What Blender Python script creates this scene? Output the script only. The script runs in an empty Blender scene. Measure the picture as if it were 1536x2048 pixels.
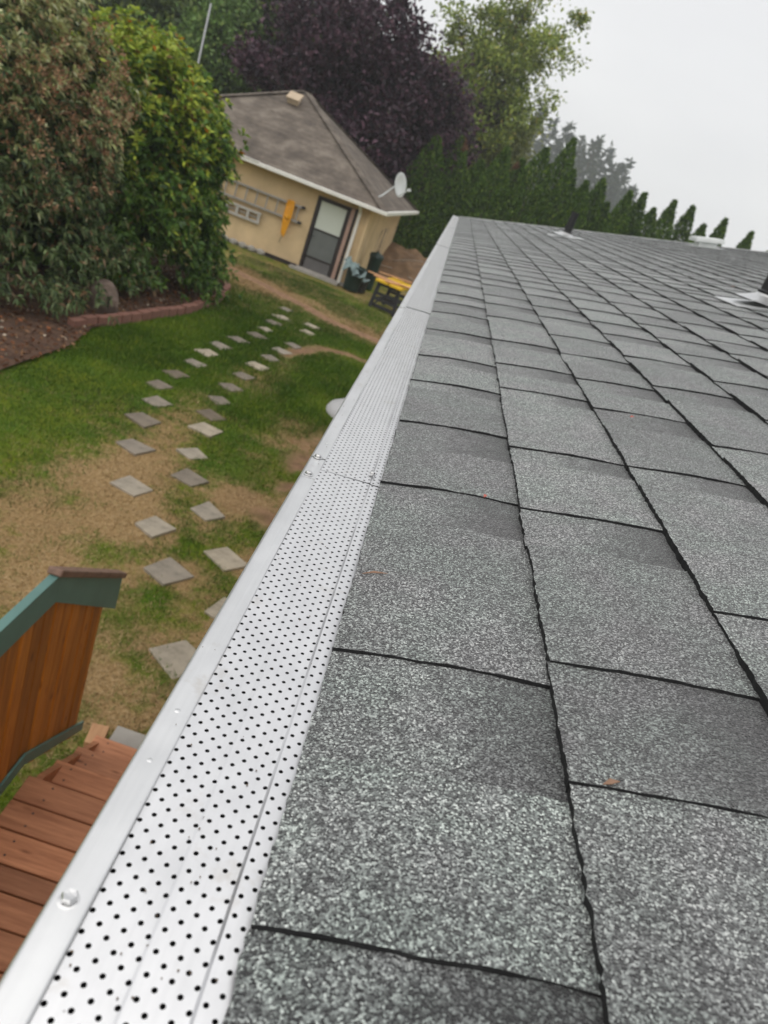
import bpy, bmesh, math, random
import numpy as np
from mathutils import Vector, Matrix, geometry, Euler
random.seed(7); RNG = np.random.default_rng(11)
SC = bpy.context.scene
COL = SC.collection
R = math.radians

# ------------------------------------------------------------------ camera
CAM_Z = 3.5
RC = Matrix(((0.936642371, -0.347294863, -0.045687486),
             (0.101260326, 0.393309925, -0.913812699),
             (0.335331798, 0.851289364, 0.403557932)))
cd = bpy.data.cameras.new('camera'); cam = bpy.data.objects.new('camera', cd); COL.objects.link(cam)
cam.matrix_world = Matrix.Translation((0, 0, CAM_Z)) @ RC.to_4x4()
cd.sensor_fit = 'VERTICAL'; cd.sensor_height = 36.0; cd.sensor_width = 27.0
cd.lens = 1480 / 2048 * 36; cd.clip_start = 0.02; cd.clip_end = 2000
cd.dof.use_dof = True; cd.dof.focus_distance = 0.60; cd.dof.aperture_fstop = 12.0
SC.camera = cam

# ------------------------------------------------------------------ sky, sun, exposure
SUN_EL, SUN_AZ = R(58), R(215)
w = bpy.data.worlds.new('World'); SC.world = w; w.use_nodes = True
nt = w.node_tree; nt.nodes.clear()
sky = nt.nodes.new('ShaderNodeTexSky'); sky.sky_type = 'NISHITA'; sky.sun_disc = False
sky.sun_elevation = SUN_EL; sky.sun_rotation = SUN_AZ; sky.dust_density = 6; sky.air_density = 1.2
tc = nt.nodes.new('ShaderNodeTexCoord')
mp = nt.nodes.new('ShaderNodeMapping'); mp.inputs['Scale'].default_value = (1, 1, 2.6)
nz = nt.nodes.new('ShaderNodeTexNoise'); nz.inputs['Scale'].default_value = 1.6; nz.inputs['Detail'].default_value = 4
cr = nt.nodes.new('ShaderNodeValToRGB')
cr.color_ramp.elements[0].position = .3; cr.color_ramp.elements[0].color = (7.1, 7.1, 7.3, 1)
cr.color_ramp.elements[1].position = .75; cr.color_ramp.elements[1].color = (8.7, 8.7, 8.75, 1)
mx = nt.nodes.new('ShaderNodeMix'); mx.data_type = 'RGBA'; mx.inputs[0].default_value = .92
bg = nt.nodes.new('ShaderNodeBackground'); bg.inputs['Strength'].default_value = .1
wo = nt.nodes.new('ShaderNodeOutputWorld')
L = nt.links.new
L(tc.outputs['Generated'], mp.inputs[0]); L(mp.outputs[0], nz.inputs['Vector']); L(nz.outputs[0], cr.inputs[0])
L(sky.outputs[0], mx.inputs[6]); L(cr.outputs[0], mx.inputs[7]); L(mx.outputs[2], bg.inputs[0]); L(bg.outputs[0], wo.inputs[0])
sd = bpy.data.lights.new('sun', 'SUN'); sd.energy = 1.5; sd.angle = R(110); sd.color = (1, .965, .91)
sun = bpy.data.objects.new('sun', sd); COL.objects.link(sun)
sdir = Vector((math.sin(SUN_AZ) * math.cos(SUN_EL), math.cos(SUN_AZ) * math.cos(SUN_EL), math.sin(SUN_EL)))
sun.rotation_euler = sdir.to_track_quat('Z', 'Y').to_euler(); sun.location = (5, -10, 30)
vs = SC.view_settings; vs.view_transform = 'Standard'; vs.look = 'None'; vs.exposure = 0.2; vs.gamma = 1.0; vs.use_curve_mapping = False
SC.cycles.use_denoising = True
SC.cycles.max_bounces = 6; SC.cycles.volume_bounces = 1; SC.cycles.transparent_max_bounces = 8
SC.cycles.caustics_reflective = False; SC.cycles.caustics_refractive = False

# ------------------------------------------------------------------ helpers
def tag(o, label=None, cat=None, group=None, kind=None):
    if label: o['label'] = label
    if cat: o['category'] = cat
    if group: o['group'] = group
    if kind: o['kind'] = kind
    return o
def empty(name, loc=(0, 0, 0), rz=0, parent=None):
    o = bpy.data.objects.new(name, None); COL.objects.link(o); o.location = loc; o.rotation_euler = (0, 0, rz)
    o.empty_display_size = .1
    if parent: o.parent = parent
    return o
def link(name, me, mats, parent=None, loc=None, smooth=False):
    for m in (mats if isinstance(mats, (list, tuple)) else [mats]): me.materials.append(m)
    if smooth:
        me.polygons.foreach_set('use_smooth', [True] * len(me.polygons))
    o = bpy.data.objects.new(name, me); COL.objects.link(o)
    if parent: o.parent = parent
    if loc is not None: o.location = loc
    return o
def fast_mesh(name, V, T, attrs=None, k=3):
    me = bpy.data.meshes.new(name); V = np.asarray(V, np.float32); T = np.asarray(T, np.int32)
    me.vertices.add(len(V)); me.vertices.foreach_set('co', V.ravel())
    m = len(T); me.loops.add(m * k); me.loops.foreach_set('vertex_index', T.ravel())
    me.polygons.add(m); me.polygons.foreach_set('loop_start', np.arange(0, m * k, k, dtype=np.int32))
    me.polygons.foreach_set('loop_total', np.full(m, k, np.int32))
    for nm, (typ, arr) in (attrs or {}).items():
        a = me.attributes.new(nm, typ, 'POINT'); key = {'FLOAT': 'value', 'FLOAT_VECTOR': 'vector', 'FLOAT_COLOR': 'color'}[typ]
        a.data.foreach_set(key, np.asarray(arr, np.float32).ravel())
    me.update(); me.validate(); return me
class MB:
    def __init__(s): s.v = []; s.f = []
    def box(s, c, d, M=None):
        b = len(s.v); x, y, z = d[0] / 2, d[1] / 2, d[2] / 2
        for sx, sy, sz in ((-1,-1,-1),(1,-1,-1),(1,1,-1),(-1,1,-1),(-1,-1,1),(1,-1,1),(1,1,1),(-1,1,1)):
            p = Vector((sx * x, sy * y, sz * z))
            if M is not None: p = M @ p
            s.v.append(tuple(p + Vector(c)))
        for q in ((0,3,2,1),(4,5,6,7),(0,1,5,4),(1,2,6,5),(2,3,7,6),(3,0,4,7)): s.f.append(tuple(b + i for i in q))
        return s
    def beam(s, a, b, wd, ht, upv=(0, 0, 1)):
        a = Vector(a); b = Vector(b); y = (b - a).normalized(); x = y.cross(Vector(upv)).normalized(); z = x.cross(y)
        M = Matrix((x, y, z)).transposed()
        return s.box((a + b) / 2, (wd, (b - a).length, ht), M)
    def tube(s, pts, rad, n=8, cap=True):
        pts = [Vector(p) for p in pts]; b = len(s.v); prev = None
        for i, p in enumerate(pts):
            t = (pts[min(i + 1, len(pts) - 1)] - pts[max(i - 1, 0)]).normalized()
            if prev is None:
                u = t.orthogonal().normalized()
            else:
                u = (prev - t * prev.dot(t)).normalized()
            prev = u; q = t.cross(u); r = rad[i] if isinstance(rad, (list, tuple)) else rad
            for k in range(n):
                a = 2 * math.pi * k / n; s.v.append(tuple(p + (u * math.cos(a) + q * math.sin(a)) * r))
        for i in range(len(pts) - 1):
            for k in range(n):
                k2 = (k + 1) % n; s.f.append((b + i * n + k, b + i * n + k2, b + (i + 1) * n + k2, b + (i + 1) * n + k))
        if cap:
            s.f.append(tuple(b + k for k in reversed(range(n)))); e = b + (len(pts) - 1) * n; s.f.append(tuple(e + k for k in range(n)))
        return s
    def lathe(s, prof, n=20, c=(0, 0, 0), M=None):
        b = len(s.v)
        for r, z in prof:
            for k in range(n):
                a = 2 * math.pi * k / n; p = Vector((r * math.cos(a), r * math.sin(a), z))
                if M is not None: p = M @ p
                s.v.append(tuple(p + Vector(c)))
        for i in range(len(prof) - 1):
            for k in range(n):
                k2 = (k + 1) % n; s.f.append((b + i * n + k, b + i * n + k2, b + (i + 1) * n + k2, b + (i + 1) * n + k))
        return s
    def poly(s, pts):
        b = len(s.v); s.v += [tuple(p) for p in pts]; s.f.append(tuple(range(b, b + len(pts)))); return s
    def prism(s, pts, off):
        b = len(s.v); n = len(pts); off = Vector(off)
        s.v += [tuple(p) for p in pts] + [tuple(Vector(p) + off) for p in pts]
        s.f.append(tuple(b + i for i in range(n))); s.f.append(tuple(b + n + i for i in reversed(range(n))))
        for i in range(n): j = (i + 1) % n; s.f.append((b + j, b + i, b + n + i, b + n + j))
        return s
    def extrude_y(s, prof, y0, y1, closed=False):
        b = len(s.v); n = len(prof)
        s.v += [(x, y0, z) for x, z in prof] + [(x, y1, z) for x, z in prof]
        for i in range(n if closed else n - 1):
            j = (i + 1) % n; s.f.append((b + i, b + j, b + n + j, b + n + i))
        return s
    def build(s, name, mat, parent=None, loc=None, smooth=False, bevel=0):
        me = bpy.data.meshes.new(name); me.from_pydata(s.v, [], s.f)
        bm = bmesh.new(); bm.from_mesh(me); bmesh.ops.recalc_face_normals(bm, faces=bm.faces); bm.to_mesh(me); bm.free()
        o = link(name, me, mat, parent, loc, smooth)
        if bevel:
            md = o.modifiers.new('bevel', 'BEVEL'); md.width = bevel; md.segments = 2; md.limit_method = 'ANGLE'
        return o

def vnoise(x, y, seed=0, sc=1.0, octv=4):
    """value noise fbm on arrays, 0..1"""
    x = np.asarray(x, float) * sc; y = np.asarray(y, float) * sc; tot = 0; amp = 1; nrm = 0
    for o in range(octv):
        xi = np.floor(x).astype(np.int64); yi = np.floor(y).astype(np.int64); fx = x - xi; fy = y - yi
        fx = fx * fx * (3 - 2 * fx); fy = fy * fy * (3 - 2 * fy)
        def h(a, b):
            n = (a * 374761393 + b * 668265263 + (seed + o) * 974634777) & 0x7fffffff
            n = ((n ^ (n >> 13)) * 1274126177) & 0x7fffffff
            return ((n ^ (n >> 16)) & 0xffff) / 65535.0
        v = (h(xi, yi) * (1 - fx) + h(xi + 1, yi) * fx) * (1 - fy) + (h(xi, yi + 1) * (1 - fx) + h(xi + 1, yi + 1) * fx) * fy
        tot = tot + v * amp; nrm += amp; amp *= .5; x = x * 2.03 + 17.1; y = y * 2.03 + 9.7
    return tot / nrm

# ------------------------------------------------------------------ materials
class NT:
    def __init__(s, name):
        s.m = bpy.data.materials.new(name); s.m.use_nodes = True; s.t = s.m.node_tree; s.t.nodes.clear()
        s.out = s.n('ShaderNodeOutputMaterial'); s.p = s.n('ShaderNodeBsdfPrincipled'); s.l(s.p.outputs[0], s.out.inputs[0])
    def n(s, typ, **kw):
        nd = s.t.nodes.new(typ)
        for k, v in kw.items(): setattr(nd, k, v)
        return nd
    def l(s, a, b): s.t.links.new(a, b)
    def coord(s, which='Object', scale=(1, 1, 1)):
        c = s.n('ShaderNodeTexCoord'); m = s.n('ShaderNodeMapping'); m.inputs['Scale'].default_value = scale
        s.l(c.outputs[which], m.inputs[0]); return m.outputs[0]
    def noise(s, vec, scale, detail=4, rough=.55):
        n = s.n('ShaderNodeTexNoise'); n.inputs['Scale'].default_value = scale; n.inputs['Detail'].default_value = detail; n.inputs['Roughness'].default_value = rough
        if vec is not None: s.l(vec, n.inputs['Vector'])
        return n.outputs[0]
    def ramp(s, fac, stops, interp='LINEAR'):
        r = s.n('ShaderNodeValToRGB'); e = r.color_ramp; e.interpolation = interp
        while len(e.elements) < len(stops): e.elements.new(.5)
        for el, (p, c) in zip(e.elements, stops): el.position = p; el.color = (*c, 1) if len(c) == 3 else c
        s.l(fac, r.inputs[0]); return r.outputs[0]
    def mix(s, fac, a, b, mode='MIX'):
        m = s.n('ShaderNodeMix'); m.data_type = 'RGBA'; m.blend_type = mode
        for v, i in ((fac, 0), (a, 6), (b, 7)):
            if hasattr(v, 'is_linked'): s.l(v, m.inputs[i])
            else: m.inputs[i].default_value = v if i == 0 else ((*v, 1) if len(v) == 3 else v)
        return m.outputs[2]
    def math(s, op, a, b=None, clamp=False):
        m = s.n('ShaderNodeMath', operation=op); m.use_clamp = clamp
        for v, i in ((a, 0), (b, 1)):
            if v is None: continue
            if hasattr(v, 'is_linked'): s.l(v, m.inputs[i])
            else: m.inputs[i].default_value = v
        return m.outputs[0]
    def attr(s, name, out='Color'):
        a = s.n('ShaderNodeAttribute'); a.attribute_name = name; return a.outputs[out]
    def bump(s, h, strength=.3, dist=.01, nrm=None):
        b = s.n('ShaderNodeBump'); b.inputs['Strength'].default_value = strength; b.inputs['Distance'].default_value = dist
        s.l(h, b.inputs['Height'])
        if nrm is not None: s.l(nrm, b.inputs['Normal'])
        s.l(b.outputs[0], s.p.inputs['Normal']); return b.outputs[0]
    def base(s, c):
        if hasattr(c, 'is_linked'): s.l(c, s.p.inputs['Base Color'])
        else: s.p.inputs['Base Color'].default_value = (*c, 1)
    def set(s, **kw):
        for k, v in kw.items():
            i = s.p.inputs[k.replace('_', ' ')]
            if hasattr(v, 'is_linked'): s.l(v, i)
            else: i.default_value = v
        return s

def simple(name, col, rough=.6, var=.15, scale=6, metal=0, bump=.1, bdist=.004, spec=.4):
    m = NT(name); v = m.coord(); f = m.noise(v, scale, 5)
    lo = tuple(max(0, c * (1 - var)) for c in col); hi = tuple(min(1, c * (1 + var)) for c in col)
    m.base(m.ramp(f, [(.3, lo), (.7, hi)])); m.set(Roughness=rough, Metallic=metal); m.p.inputs['Specular IOR Level'].default_value = spec
    if bump: m.bump(m.noise(v, scale * 8, 3), bump, bdist)
    return m.m

def wood(name, c1, c2, axis=0, rough=.65, scale=9):
    m = NT(name); sc = [scale * 4] * 3; sc[axis] = scale * .35
    oi = m.n('ShaderNodeObjectInfo'); c = m.n('ShaderNodeTexCoord'); mp = m.n('ShaderNodeMapping'); mp.inputs['Scale'].default_value = sc
    cv = m.n('ShaderNodeCombineXYZ'); 
    for i in range(3): m.l(m.math('MULTIPLY', oi.outputs['Random'], 31.7 + 7 * i), cv.inputs[i])
    m.l(c.outputs['Object'], mp.inputs[0]); m.l(cv.outputs[0], mp.inputs['Location'])
    f = m.noise(mp.outputs[0], 1, 6, .65); col = m.ramp(f, [(.28, c1), (.72, c2)])
    hs = m.n('ShaderNodeHueSaturation'); m.l(col, hs.inputs['Color'])
    m.l(m.math('MULTIPLY_ADD', oi.outputs['Random'], .5), hs.inputs['Value'])
    hs.inputs['Value'].links[0].from_node.inputs[2].default_value = .75
    kv = m.n('ShaderNodeTexVoronoi'); kv.inputs['Scale'].default_value = 1; mk = m.n('ShaderNodeMapping'); sk = [16, 16, 16]; sk[axis] = 5; mk.inputs['Scale'].default_value = sk; m.l(c.outputs['Object'], mk.inputs[0]); m.l(cv.outputs[0], mk.inputs['Location']); m.l(mk.outputs[0], kv.inputs['Vector'])
    kn = m.ramp(kv.outputs['Distance'], [(.05, (.35, .28, .22)), (.13, (.8, .75, .7)), (.2, (1, 1, 1))])
    m.base(m.mix(1, hs.outputs[0], kn, 'MULTIPLY')); m.set(Roughness=rough); m.bump(f, .25, .003); return m.m

def shingle_mat():
    m = NT('asphalt_granules'); oi = m.n('ShaderNodeObjectInfo'); c = m.n('ShaderNodeTexCoord')
    add = m.n('ShaderNodeVectorMath', operation='ADD'); cv = m.n('ShaderNodeCombineXYZ')
    for i in range(3): m.l(m.math('MULTIPLY', oi.outputs['Random'], 3.7 + 2.3 * i), cv.inputs[i])
    m.l(c.outputs['Object'], add.inputs[0]); m.l(cv.outputs[0], add.inputs[1]); vec = add.outputs[0]
    # warp so that granules are irregular
    wn = m.n('ShaderNodeTexNoise'); wn.inputs['Scale'].default_value = 420; wn.inputs['Detail'].default_value = 2; m.l(vec, wn.inputs['Vector'])
    sc = m.n('ShaderNodeVectorMath', operation='SCALE'); sc.inputs['Scale'].default_value = .0008; m.l(wn.outputs['Color'], sc.inputs[0])
    ad2 = m.n('ShaderNodeVectorMath', operation='ADD'); m.l(vec, ad2.inputs[0]); m.l(sc.outputs[0], ad2.inputs[1])
    vo = m.n('ShaderNodeTexVoronoi'); vo.inputs['Scale'].default_value = 900; m.l(ad2.outputs[0], vo.inputs['Vector'])
    sp = m.n('ShaderNodeSeparateColor'); m.l(vo.outputs['Color'], sp.inputs[0])
    tuv = m.n('ShaderNodeSeparateXYZ'); m.l(m.attr('tuv', 'Vector'), tuv.inputs[0])
    big = m.noise(vec, 9, 3); mid = m.noise(vec, 42, 3, .6)
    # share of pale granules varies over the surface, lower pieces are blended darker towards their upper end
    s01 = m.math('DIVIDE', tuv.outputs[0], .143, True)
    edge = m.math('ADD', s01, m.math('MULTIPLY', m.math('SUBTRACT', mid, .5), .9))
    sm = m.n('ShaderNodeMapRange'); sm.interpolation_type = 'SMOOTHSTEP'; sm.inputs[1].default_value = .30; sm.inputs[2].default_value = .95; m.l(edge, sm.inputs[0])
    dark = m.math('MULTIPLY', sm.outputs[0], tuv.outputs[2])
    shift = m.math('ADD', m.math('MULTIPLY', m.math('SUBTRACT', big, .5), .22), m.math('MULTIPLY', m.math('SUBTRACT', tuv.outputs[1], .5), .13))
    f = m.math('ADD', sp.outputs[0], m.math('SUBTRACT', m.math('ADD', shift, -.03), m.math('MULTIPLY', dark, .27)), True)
    col = m.ramp(f, [(0, (.010, .010, .011)), (.20, (.030, .031, .032)), (.42, (.092, .095, .094)), (.64, (.185, .195, .191)), (.83, (.35, .37, .358)), (.94, (.56, .58, .56)), (1, (.74, .755, .73))])
    tint = m.ramp(m.noise(vec, 15, 2), [(.35, (1.02, .99, 1.02)), (.65, (.95, 1.03, .99))])
    col = m.mix(1, col, tint, 'MULTIPLY'); m.base(col)
    m.set(Roughness=.62); m.p.inputs['Specular IOR Level'].default_value = .45
    m.p.inputs['Sheen Weight'].default_value = .30; m.p.inputs['Sheen Roughness'].default_value = .42
    hb = m.math('ADD', m.math('SUBTRACT', 1, vo.outputs['Distance']), m.math('MULTIPLY', sp.outputs[1], .6))
    m.bump(hb, 1.0, .0012); return m.m

def metal(name, base, rough, spots=.25):
    m = NT(name); v = m.coord(); f = m.noise(v, 34, 5, .6); g = m.noise(v, 160, 3)
    m.base(m.ramp(f, [(.25, tuple(c * .93 for c in base)), (.7, base)])); m.set(Metallic=1.0)
    m.l(m.math('MULTIPLY_ADD', f, .14), m.p.inputs['Roughness']); m.p.inputs['Roughness'].links[0].from_node.inputs[2].default_value = rough - .07
    st_ = m.ramp(m.noise(v, 21, 5, .7), [(.60, (1, 1, 1)), (.72, (.86, .83, .79))]); sc_ = m.ramp(m.noise(m.coord('Object', (260, 9, 260)), 1, 3, .6), [(.3, (.94, .94, .94)), (.6, (1, 1, 1))])
    m.base(m.mix(1, m.mix(1, m.ramp(f, [(.25, tuple(c * .92 for c in base)), (.7, base)]), st_, 'MULTIPLY'), sc_, 'MULTIPLY'))
    m.bump(g, .06, .0006); return m.m

def leaf_mat(name, rough=.45, trans=.28, spec=.35):
    m = NT(name); c = m.attr('col'); v = m.coord(); f = m.noise(v, 5, 3)
    c = m.mix(1, c, m.ramp(f, [(.3, (.8, .8, .82)), (.7, (1.15, 1.15, 1.1))]), 'MULTIPLY')
    m.base(c); m.set(Roughness=rough); m.p.inputs['Specular IOR Level'].default_value = spec
    tr = m.n('ShaderNodeBsdfTranslucent'); m.l(c, tr.inputs[0]); ms = m.n('ShaderNodeMixShader'); ms.inputs[0].default_value = trans
    m.l(m.p.outputs[0], ms.inputs[1]); m.l(tr.outputs[0], ms.inputs[2]); m.l(ms.outputs[0], m.out.inputs[0]); return m.m

M = {}
M['granule'] = shingle_mat()
M['asphalt_edge'] = simple('asphalt_cut_edge', (.014, .014, .015), .85, .4, 200, bump=.6, bdist=.002)
M['underlay'] = simple('roof_underlay', (.02, .02, .021), .9)
M['guard'] = metal('brushed_aluminium', (.83, .83, .835), .36)
M['gutter'] = metal('gutter_aluminium', (.78, .785, .785), .40)
M['screw'] = metal('zinc_screw', (.72, .72, .72), .3)
M['trough_shade'] = simple('trough_shade_black', (.012, .012, .011), .9)  # near black, the shade inside the trough put into the colour
M['leaf'] = leaf_mat('leaf'); M['leaf_dull'] = leaf_mat('leaf_dull', .7, .22, .15); M['needle'] = leaf_mat('needle', .8, .12, .1)
M['bark'] = simple('bark', (.06, .048, .038), .9, .35, 9, bump=.6, bdist=.02)
M['stucco'] = simple('tan_stucco', (.60, .45, .265), .85, .15, 1.6, bump=.15, bdist=.004, spec=.2)
M['white_paint'] = simple('white_paint', (.72, .71, .66), .5, .06, 5, bump=0)
M['dark_frame'] = simple('dark_brown_paint', (.03, .022, .021), .5, .2, 8)
M['pink_trim'] = simple('raw_trim', (.38, .25, .20), .7, .12, 8)
M['screen'] = simple('grey_screen', (.13, .14, .135), .55, .1, 4, bump=0)
M['kick'] = simple('grey_kick_panel', (.12, .115, .115), .5, .1, 4, bump=0)
M['house_siding'] = simple('house_siding', (.45, .42, .36), .7, .05)
M['soffit'] = simple('soffit_paint', (.6, .58, .53), .6, .05)
M['concrete'] = simple('concrete', (.33, .31, .28), .85, .18, 4, bump=.3, bdist=.006)
M['alu_dull'] = simple('dull_aluminium', (.34, .32, .30), .45, .12, 6, metal=.35)
M['alu_pale'] = simple('pale_aluminium', (.45, .43, .40), .45, .12, 6, metal=.2)
M['yellow_cord'] = simple('yellow_cord', (.72, .33, .012), .5, .12, 20, bump=0)
M['yellow'] = simple('yellow_plastic', (.72, .45, .015), .45, .12, 6, bump=0)
M['black_plastic'] = simple('black_plastic', (.028, .028, .032), .5, .25, 6, bump=0)
M['green_plastic'] = simple('dark_green_plastic', (.012, .03, .026), .5, .25, 6, bump=0)
M['blue_tarp'] = simple('pale_blue_plastic', (.20, .27, .27), .5, .2, 8)
M['lumber'] = wood('cut_lumber', (.42, .20, .09), (.62, .36, .18), 1)
M['grey_plastic'] = simple('pale_grey_plastic', (.42, .42, .43), .5, .08, 6, bump=0)
M['dish'] = simple('dish_grey', (.58, .60, .60), .45, .06, 4, bump=0)
M['orange'] = simple('orange_rust', (.42, .13, .04), .8)
M['deck'] = wood('stained_deck', (.27, .098, .042), (.54, .24, .12), 0)
M['plank'] = wood('cedar_plank', (.27, .085, .007), (.52, .19, .018), 2)
M['cap_wood'] = wood('weathered_cap', (.15, .085, .06), (.30, .18, .13), 1)
M['teal'] = simple('teal_paint', (.10, .20, .18), .5, .10, 6, bump=.08)
M['pink_brick'] = simple('pink_edging', (.24, .115, .085), .85, .22, 5, bump=.4, bdist=.006)
M['boulder'] = simple('boulder', (.17, .125, .10), .9, .3, 7, bump=.5, bdist=.02)
M['dirt'] = simple('dirt', (.17, .105, .058), .95, .35, 3, bump=.8, bdist=.03)
M['wood_grey'] = simple('grey_stick', (.30, .24, .19), .9)
M['pole'] = simple('galvanised_pole', (.35, .36, .37), .45, .1, metal=.3)
M['black_pipe'] = simple('black_pipe', (.012, .012, .013), .5, .2)
M['flashing'] = metal('flashing_metal', (.70, .71, .71), .45)
M['vent'] = simple('vent_paint', (.68, .70, .69), .45, .08)
M['vent_tan'] = simple('vent_tan', (.46, .36, .25), .6, .08)

# shed roof shingles (too far to tell apart)
m = NT('weathered_shingles'); v = m.coord('Object'); sx = m.n('ShaderNodeSeparateXYZ'); m.l(v, sx.inputs[0])
wv = m.n('ShaderNodeTexWave'); wv.wave_type = 'BANDS'; wv.bands_direction = 'Z'; wv.inputs['Scale'].default_value = 2.6; wv.inputs['Distortion'].default_value = .6; m.l(v, wv.inputs['Vector'])
c0 = m.ramp(m.noise(v, 1.6, 7, .7), [(.34, (.040, .031, .024)), (.50, (.115, .092, .072)), (.66, (.235, .20, .16))])
c0 = m.mix(m.math('MULTIPLY', m.noise(v, 14, 3), .5), c0, (.08, .066, .055))
m.base(m.mix(.12, c0, m.ramp(wv.outputs[1], [(.0, (.07, .056, .046)), (.25, (.19, .155, .125))]))); m.set(Roughness=.9); m.bump(wv.outputs[1], .3, .02); M['shed_roof'] = m.m
# lawn
m = NT('lawn'); v = m.coord('Object'); a = m.attr('dry', 'Fac'); di = m.attr('soil', 'Fac')
f1 = m.noise(v, 7, 5, .65); f2 = m.noise(v, 34, 4, .65); f3 = m.noise(v, .9, 3)
g = m.ramp(f2, [(.25, (.030, .062, .007)), (.5, (.068, .125, .012)), (.78, (.15, .20, .022))])
f3b = m.ramp(m.noise(v, 1.7, 4, .6), [(.40, (0, 0, 0)), (.64, (1, 1, 1))]); g = m.mix(m.math('MULTIPLY', f3b, .75), g, (.155, .18, .016))
st = m.ramp(f2, [(.22, (.13, .085, .035)), (.5, (.31, .205, .095)), (.8, (.48, .35, .19))])
df = m.math('ADD', a, m.math('MULTIPLY', m.math('SUBTRACT', f1, .5), 1.5))
mr = m.n('ShaderNodeMapRange'); mr.interpolation_type = 'SMOOTHSTEP'; mr.inputs[1].default_value = .22; mr.inputs[2].default_value = .82; m.l(df, mr.inputs[0])
c1 = m.mix(mr.outputs[0], g, st)
so = m.ramp(f1, [(.25, (.15, .085, .05)), (.7, (.33, .20, .125))])
c1 = m.mix(di, c1, so); m.base(c1); m.set(Roughness=.95); m.p.inputs['Specular IOR Level'].default_value = .1; m.bump(f2, .8, .03); M['lawn'] = m.m
m = NT('grass_blade'); a = m.attr('dry', 'Fac'); r_ = m.attr('rnd', 'Fac')
m.base(m.mix(a, m.ramp(r_, [(0, (.034, .074, .006)), (.6, (.085, .155, .013)), (1, (.20, .26, .03))]), m.ramp(r_, [(0, (.31, .21, .10)), (1, (.49, .355, .195))])))
m.set(Roughness=.6); m.p.inputs['Specular IOR Level'].default_value = .15; M['blade'] = m.m
m = NT('bed_soil'); v = m.coord('Object'); f = m.noise(v, 9, 6, .7)
m.base(m.ramp(f, [(.3, (.035, .018, .010)), (.6, (.11, .058, .034)), (.82, (.22, .14, .09))])); m.set(Roughness=1); m.bump(f, .9, .04); M['soil'] = m.m
m = NT('paver'); v = m.coord('Object'); oi = m.n('ShaderNodeObjectInfo'); f = m.noise(v, 9, 5, .6)
cc = m.ramp(oi.outputs['Random'], [(0, (.15, .12, .088)), (.4, (.23, .20, .165)), (.7, (.31, .275, .225)), (1, (.40, .345, .265))])
m.base(m.mix(1, cc, m.ramp(f, [(.25, (.55, .54, .50)), (.5, (.95, .94, .92)), (.7, (1.12, 1.1, 1.05))]), 'MULTIPLY')); m.set(Roughness=.9); m.bump(m.noise(v, 60, 4), .3, .006); M['paver'] = m.m
# glass of the shed door, its pale reflection put into the base colour
m = NT('door_glass'); m.base((.60, .64, .57)); m.set(Roughness=.25); m.p.inputs['Specular IOR Level'].default_value = .8; M['glass'] = m.m

# ------------------------------------------------------------------ ground
def seg_d(x, y, pts):
    d = np.full(np.shape(x), 1e9)
    for (ax, ay), (bx, by) in zip(pts[:-1], pts[1:]):
        dx, dy = bx - ax, by - ay; t = np.clip(((x - ax) * dx + (y - ay) * dy) / (dx * dx + dy * dy), 0, 1)
        d = np.minimum(d, np.hypot(x - ax - t * dx, y - ay - t * dy))
    return d
def gauss(d, s): return np.exp(-(d / s) ** 2)
def dryness(x, y):
    n1 = vnoise(x, y, 3, .55, 4); n2 = vnoise(x, y, 9, 1.7, 4)
    d = .17 + .75 * (n1 - .5) + .5 * (n2 - .5)
    d += .78 * gauss(seg_d(x, y, [(-2.5, 3.2), (-2.25, 4.6), (-2.15, 6.2)]), .72) * (.55 + .9 * n2)
    d += .55 * gauss(seg_d(x, y, [(-2.15, 6.4), (-2.2, 7.8), (-2.4, 9.4)]), .38)
    d += .40 * gauss(seg_d(x, y, [(-2.1, 10.2), (-1.85, 12), (-1.8, 13.5)]), .45)
    d += (.18 + 1.5 * (n2 - .43)) * np.clip((x + 1.65) / .4, 0, 1) * (y < 10.5) * np.clip((10.5 - y) / 1.5, 0, 1)
    d += .30 * gauss(np.hypot((x + 1.25) / 1.0, (y - 5.0) / 1.5), 1) * (.3 + 1.4 * n2)
    d += .30 * np.clip((y - 16.2) / 1.5, 0, 1)
    d += .5 * gauss(np.hypot((x + 4.3) / 1.0, (y - 17.9) / .8), .8)
    d += .35 * gauss(seg_d(x, y, [(-4.4, 18.4), (-2.77, 17.68), (-.7, 16.8)]), .8)
    d -= .35 * gauss(np.hypot((x + 1.0) / .8, (y - 12.2) / 1.5), 1)
    d -= .30 * gauss(np.hypot((x + 3.6) / 1.0, (y - 11) / 4.2), 1)
    return np.clip(d, 0, 1)
def soilness(x, y):
    n2 = vnoise(x, y, 21, 2.5, 4)
    s = gauss(seg_d(x, y, [(-4.7, 18.6), (-3.62, 18.08), (-2.77, 17.68), (-1.91, 17.04), (-.5, 16.75), (1, 16.8)]), .24) * 1.2
    s += gauss(seg_d(x, y, [(-2.0, 12.9), (-1.85, 13.6), (-1.55, 14.35), (-1.1, 14.62), (-.5, 14.5)]), .22) * .95
    s += .6 * gauss(seg_d(x, y, [(-.45, 5), (-.45, 10)]), .40) * np.clip((n2 - .47) * 8, 0, 1)
    s += .55 * gauss(seg_d(x, y, [(-.75, 4), (-.62, 9)]), .5) * np.clip((n2 - .5) * 6, 0, 1)
    return np.clip(s * (.55 + .9 * n2), 0, 1)
def axis(lo, hi, step, far):
    a = list(np.arange(lo, hi + 1e-6, step)); e = step; x = hi
    while x < far: e *= 1.35; x = min(x + e, far); a.append(x)
    e = step; x = lo; b = []
    while x > -far: e *= 1.35; x = max(x - e, -far); b.append(x)
    return np.array(b[::-1] + a)
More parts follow.
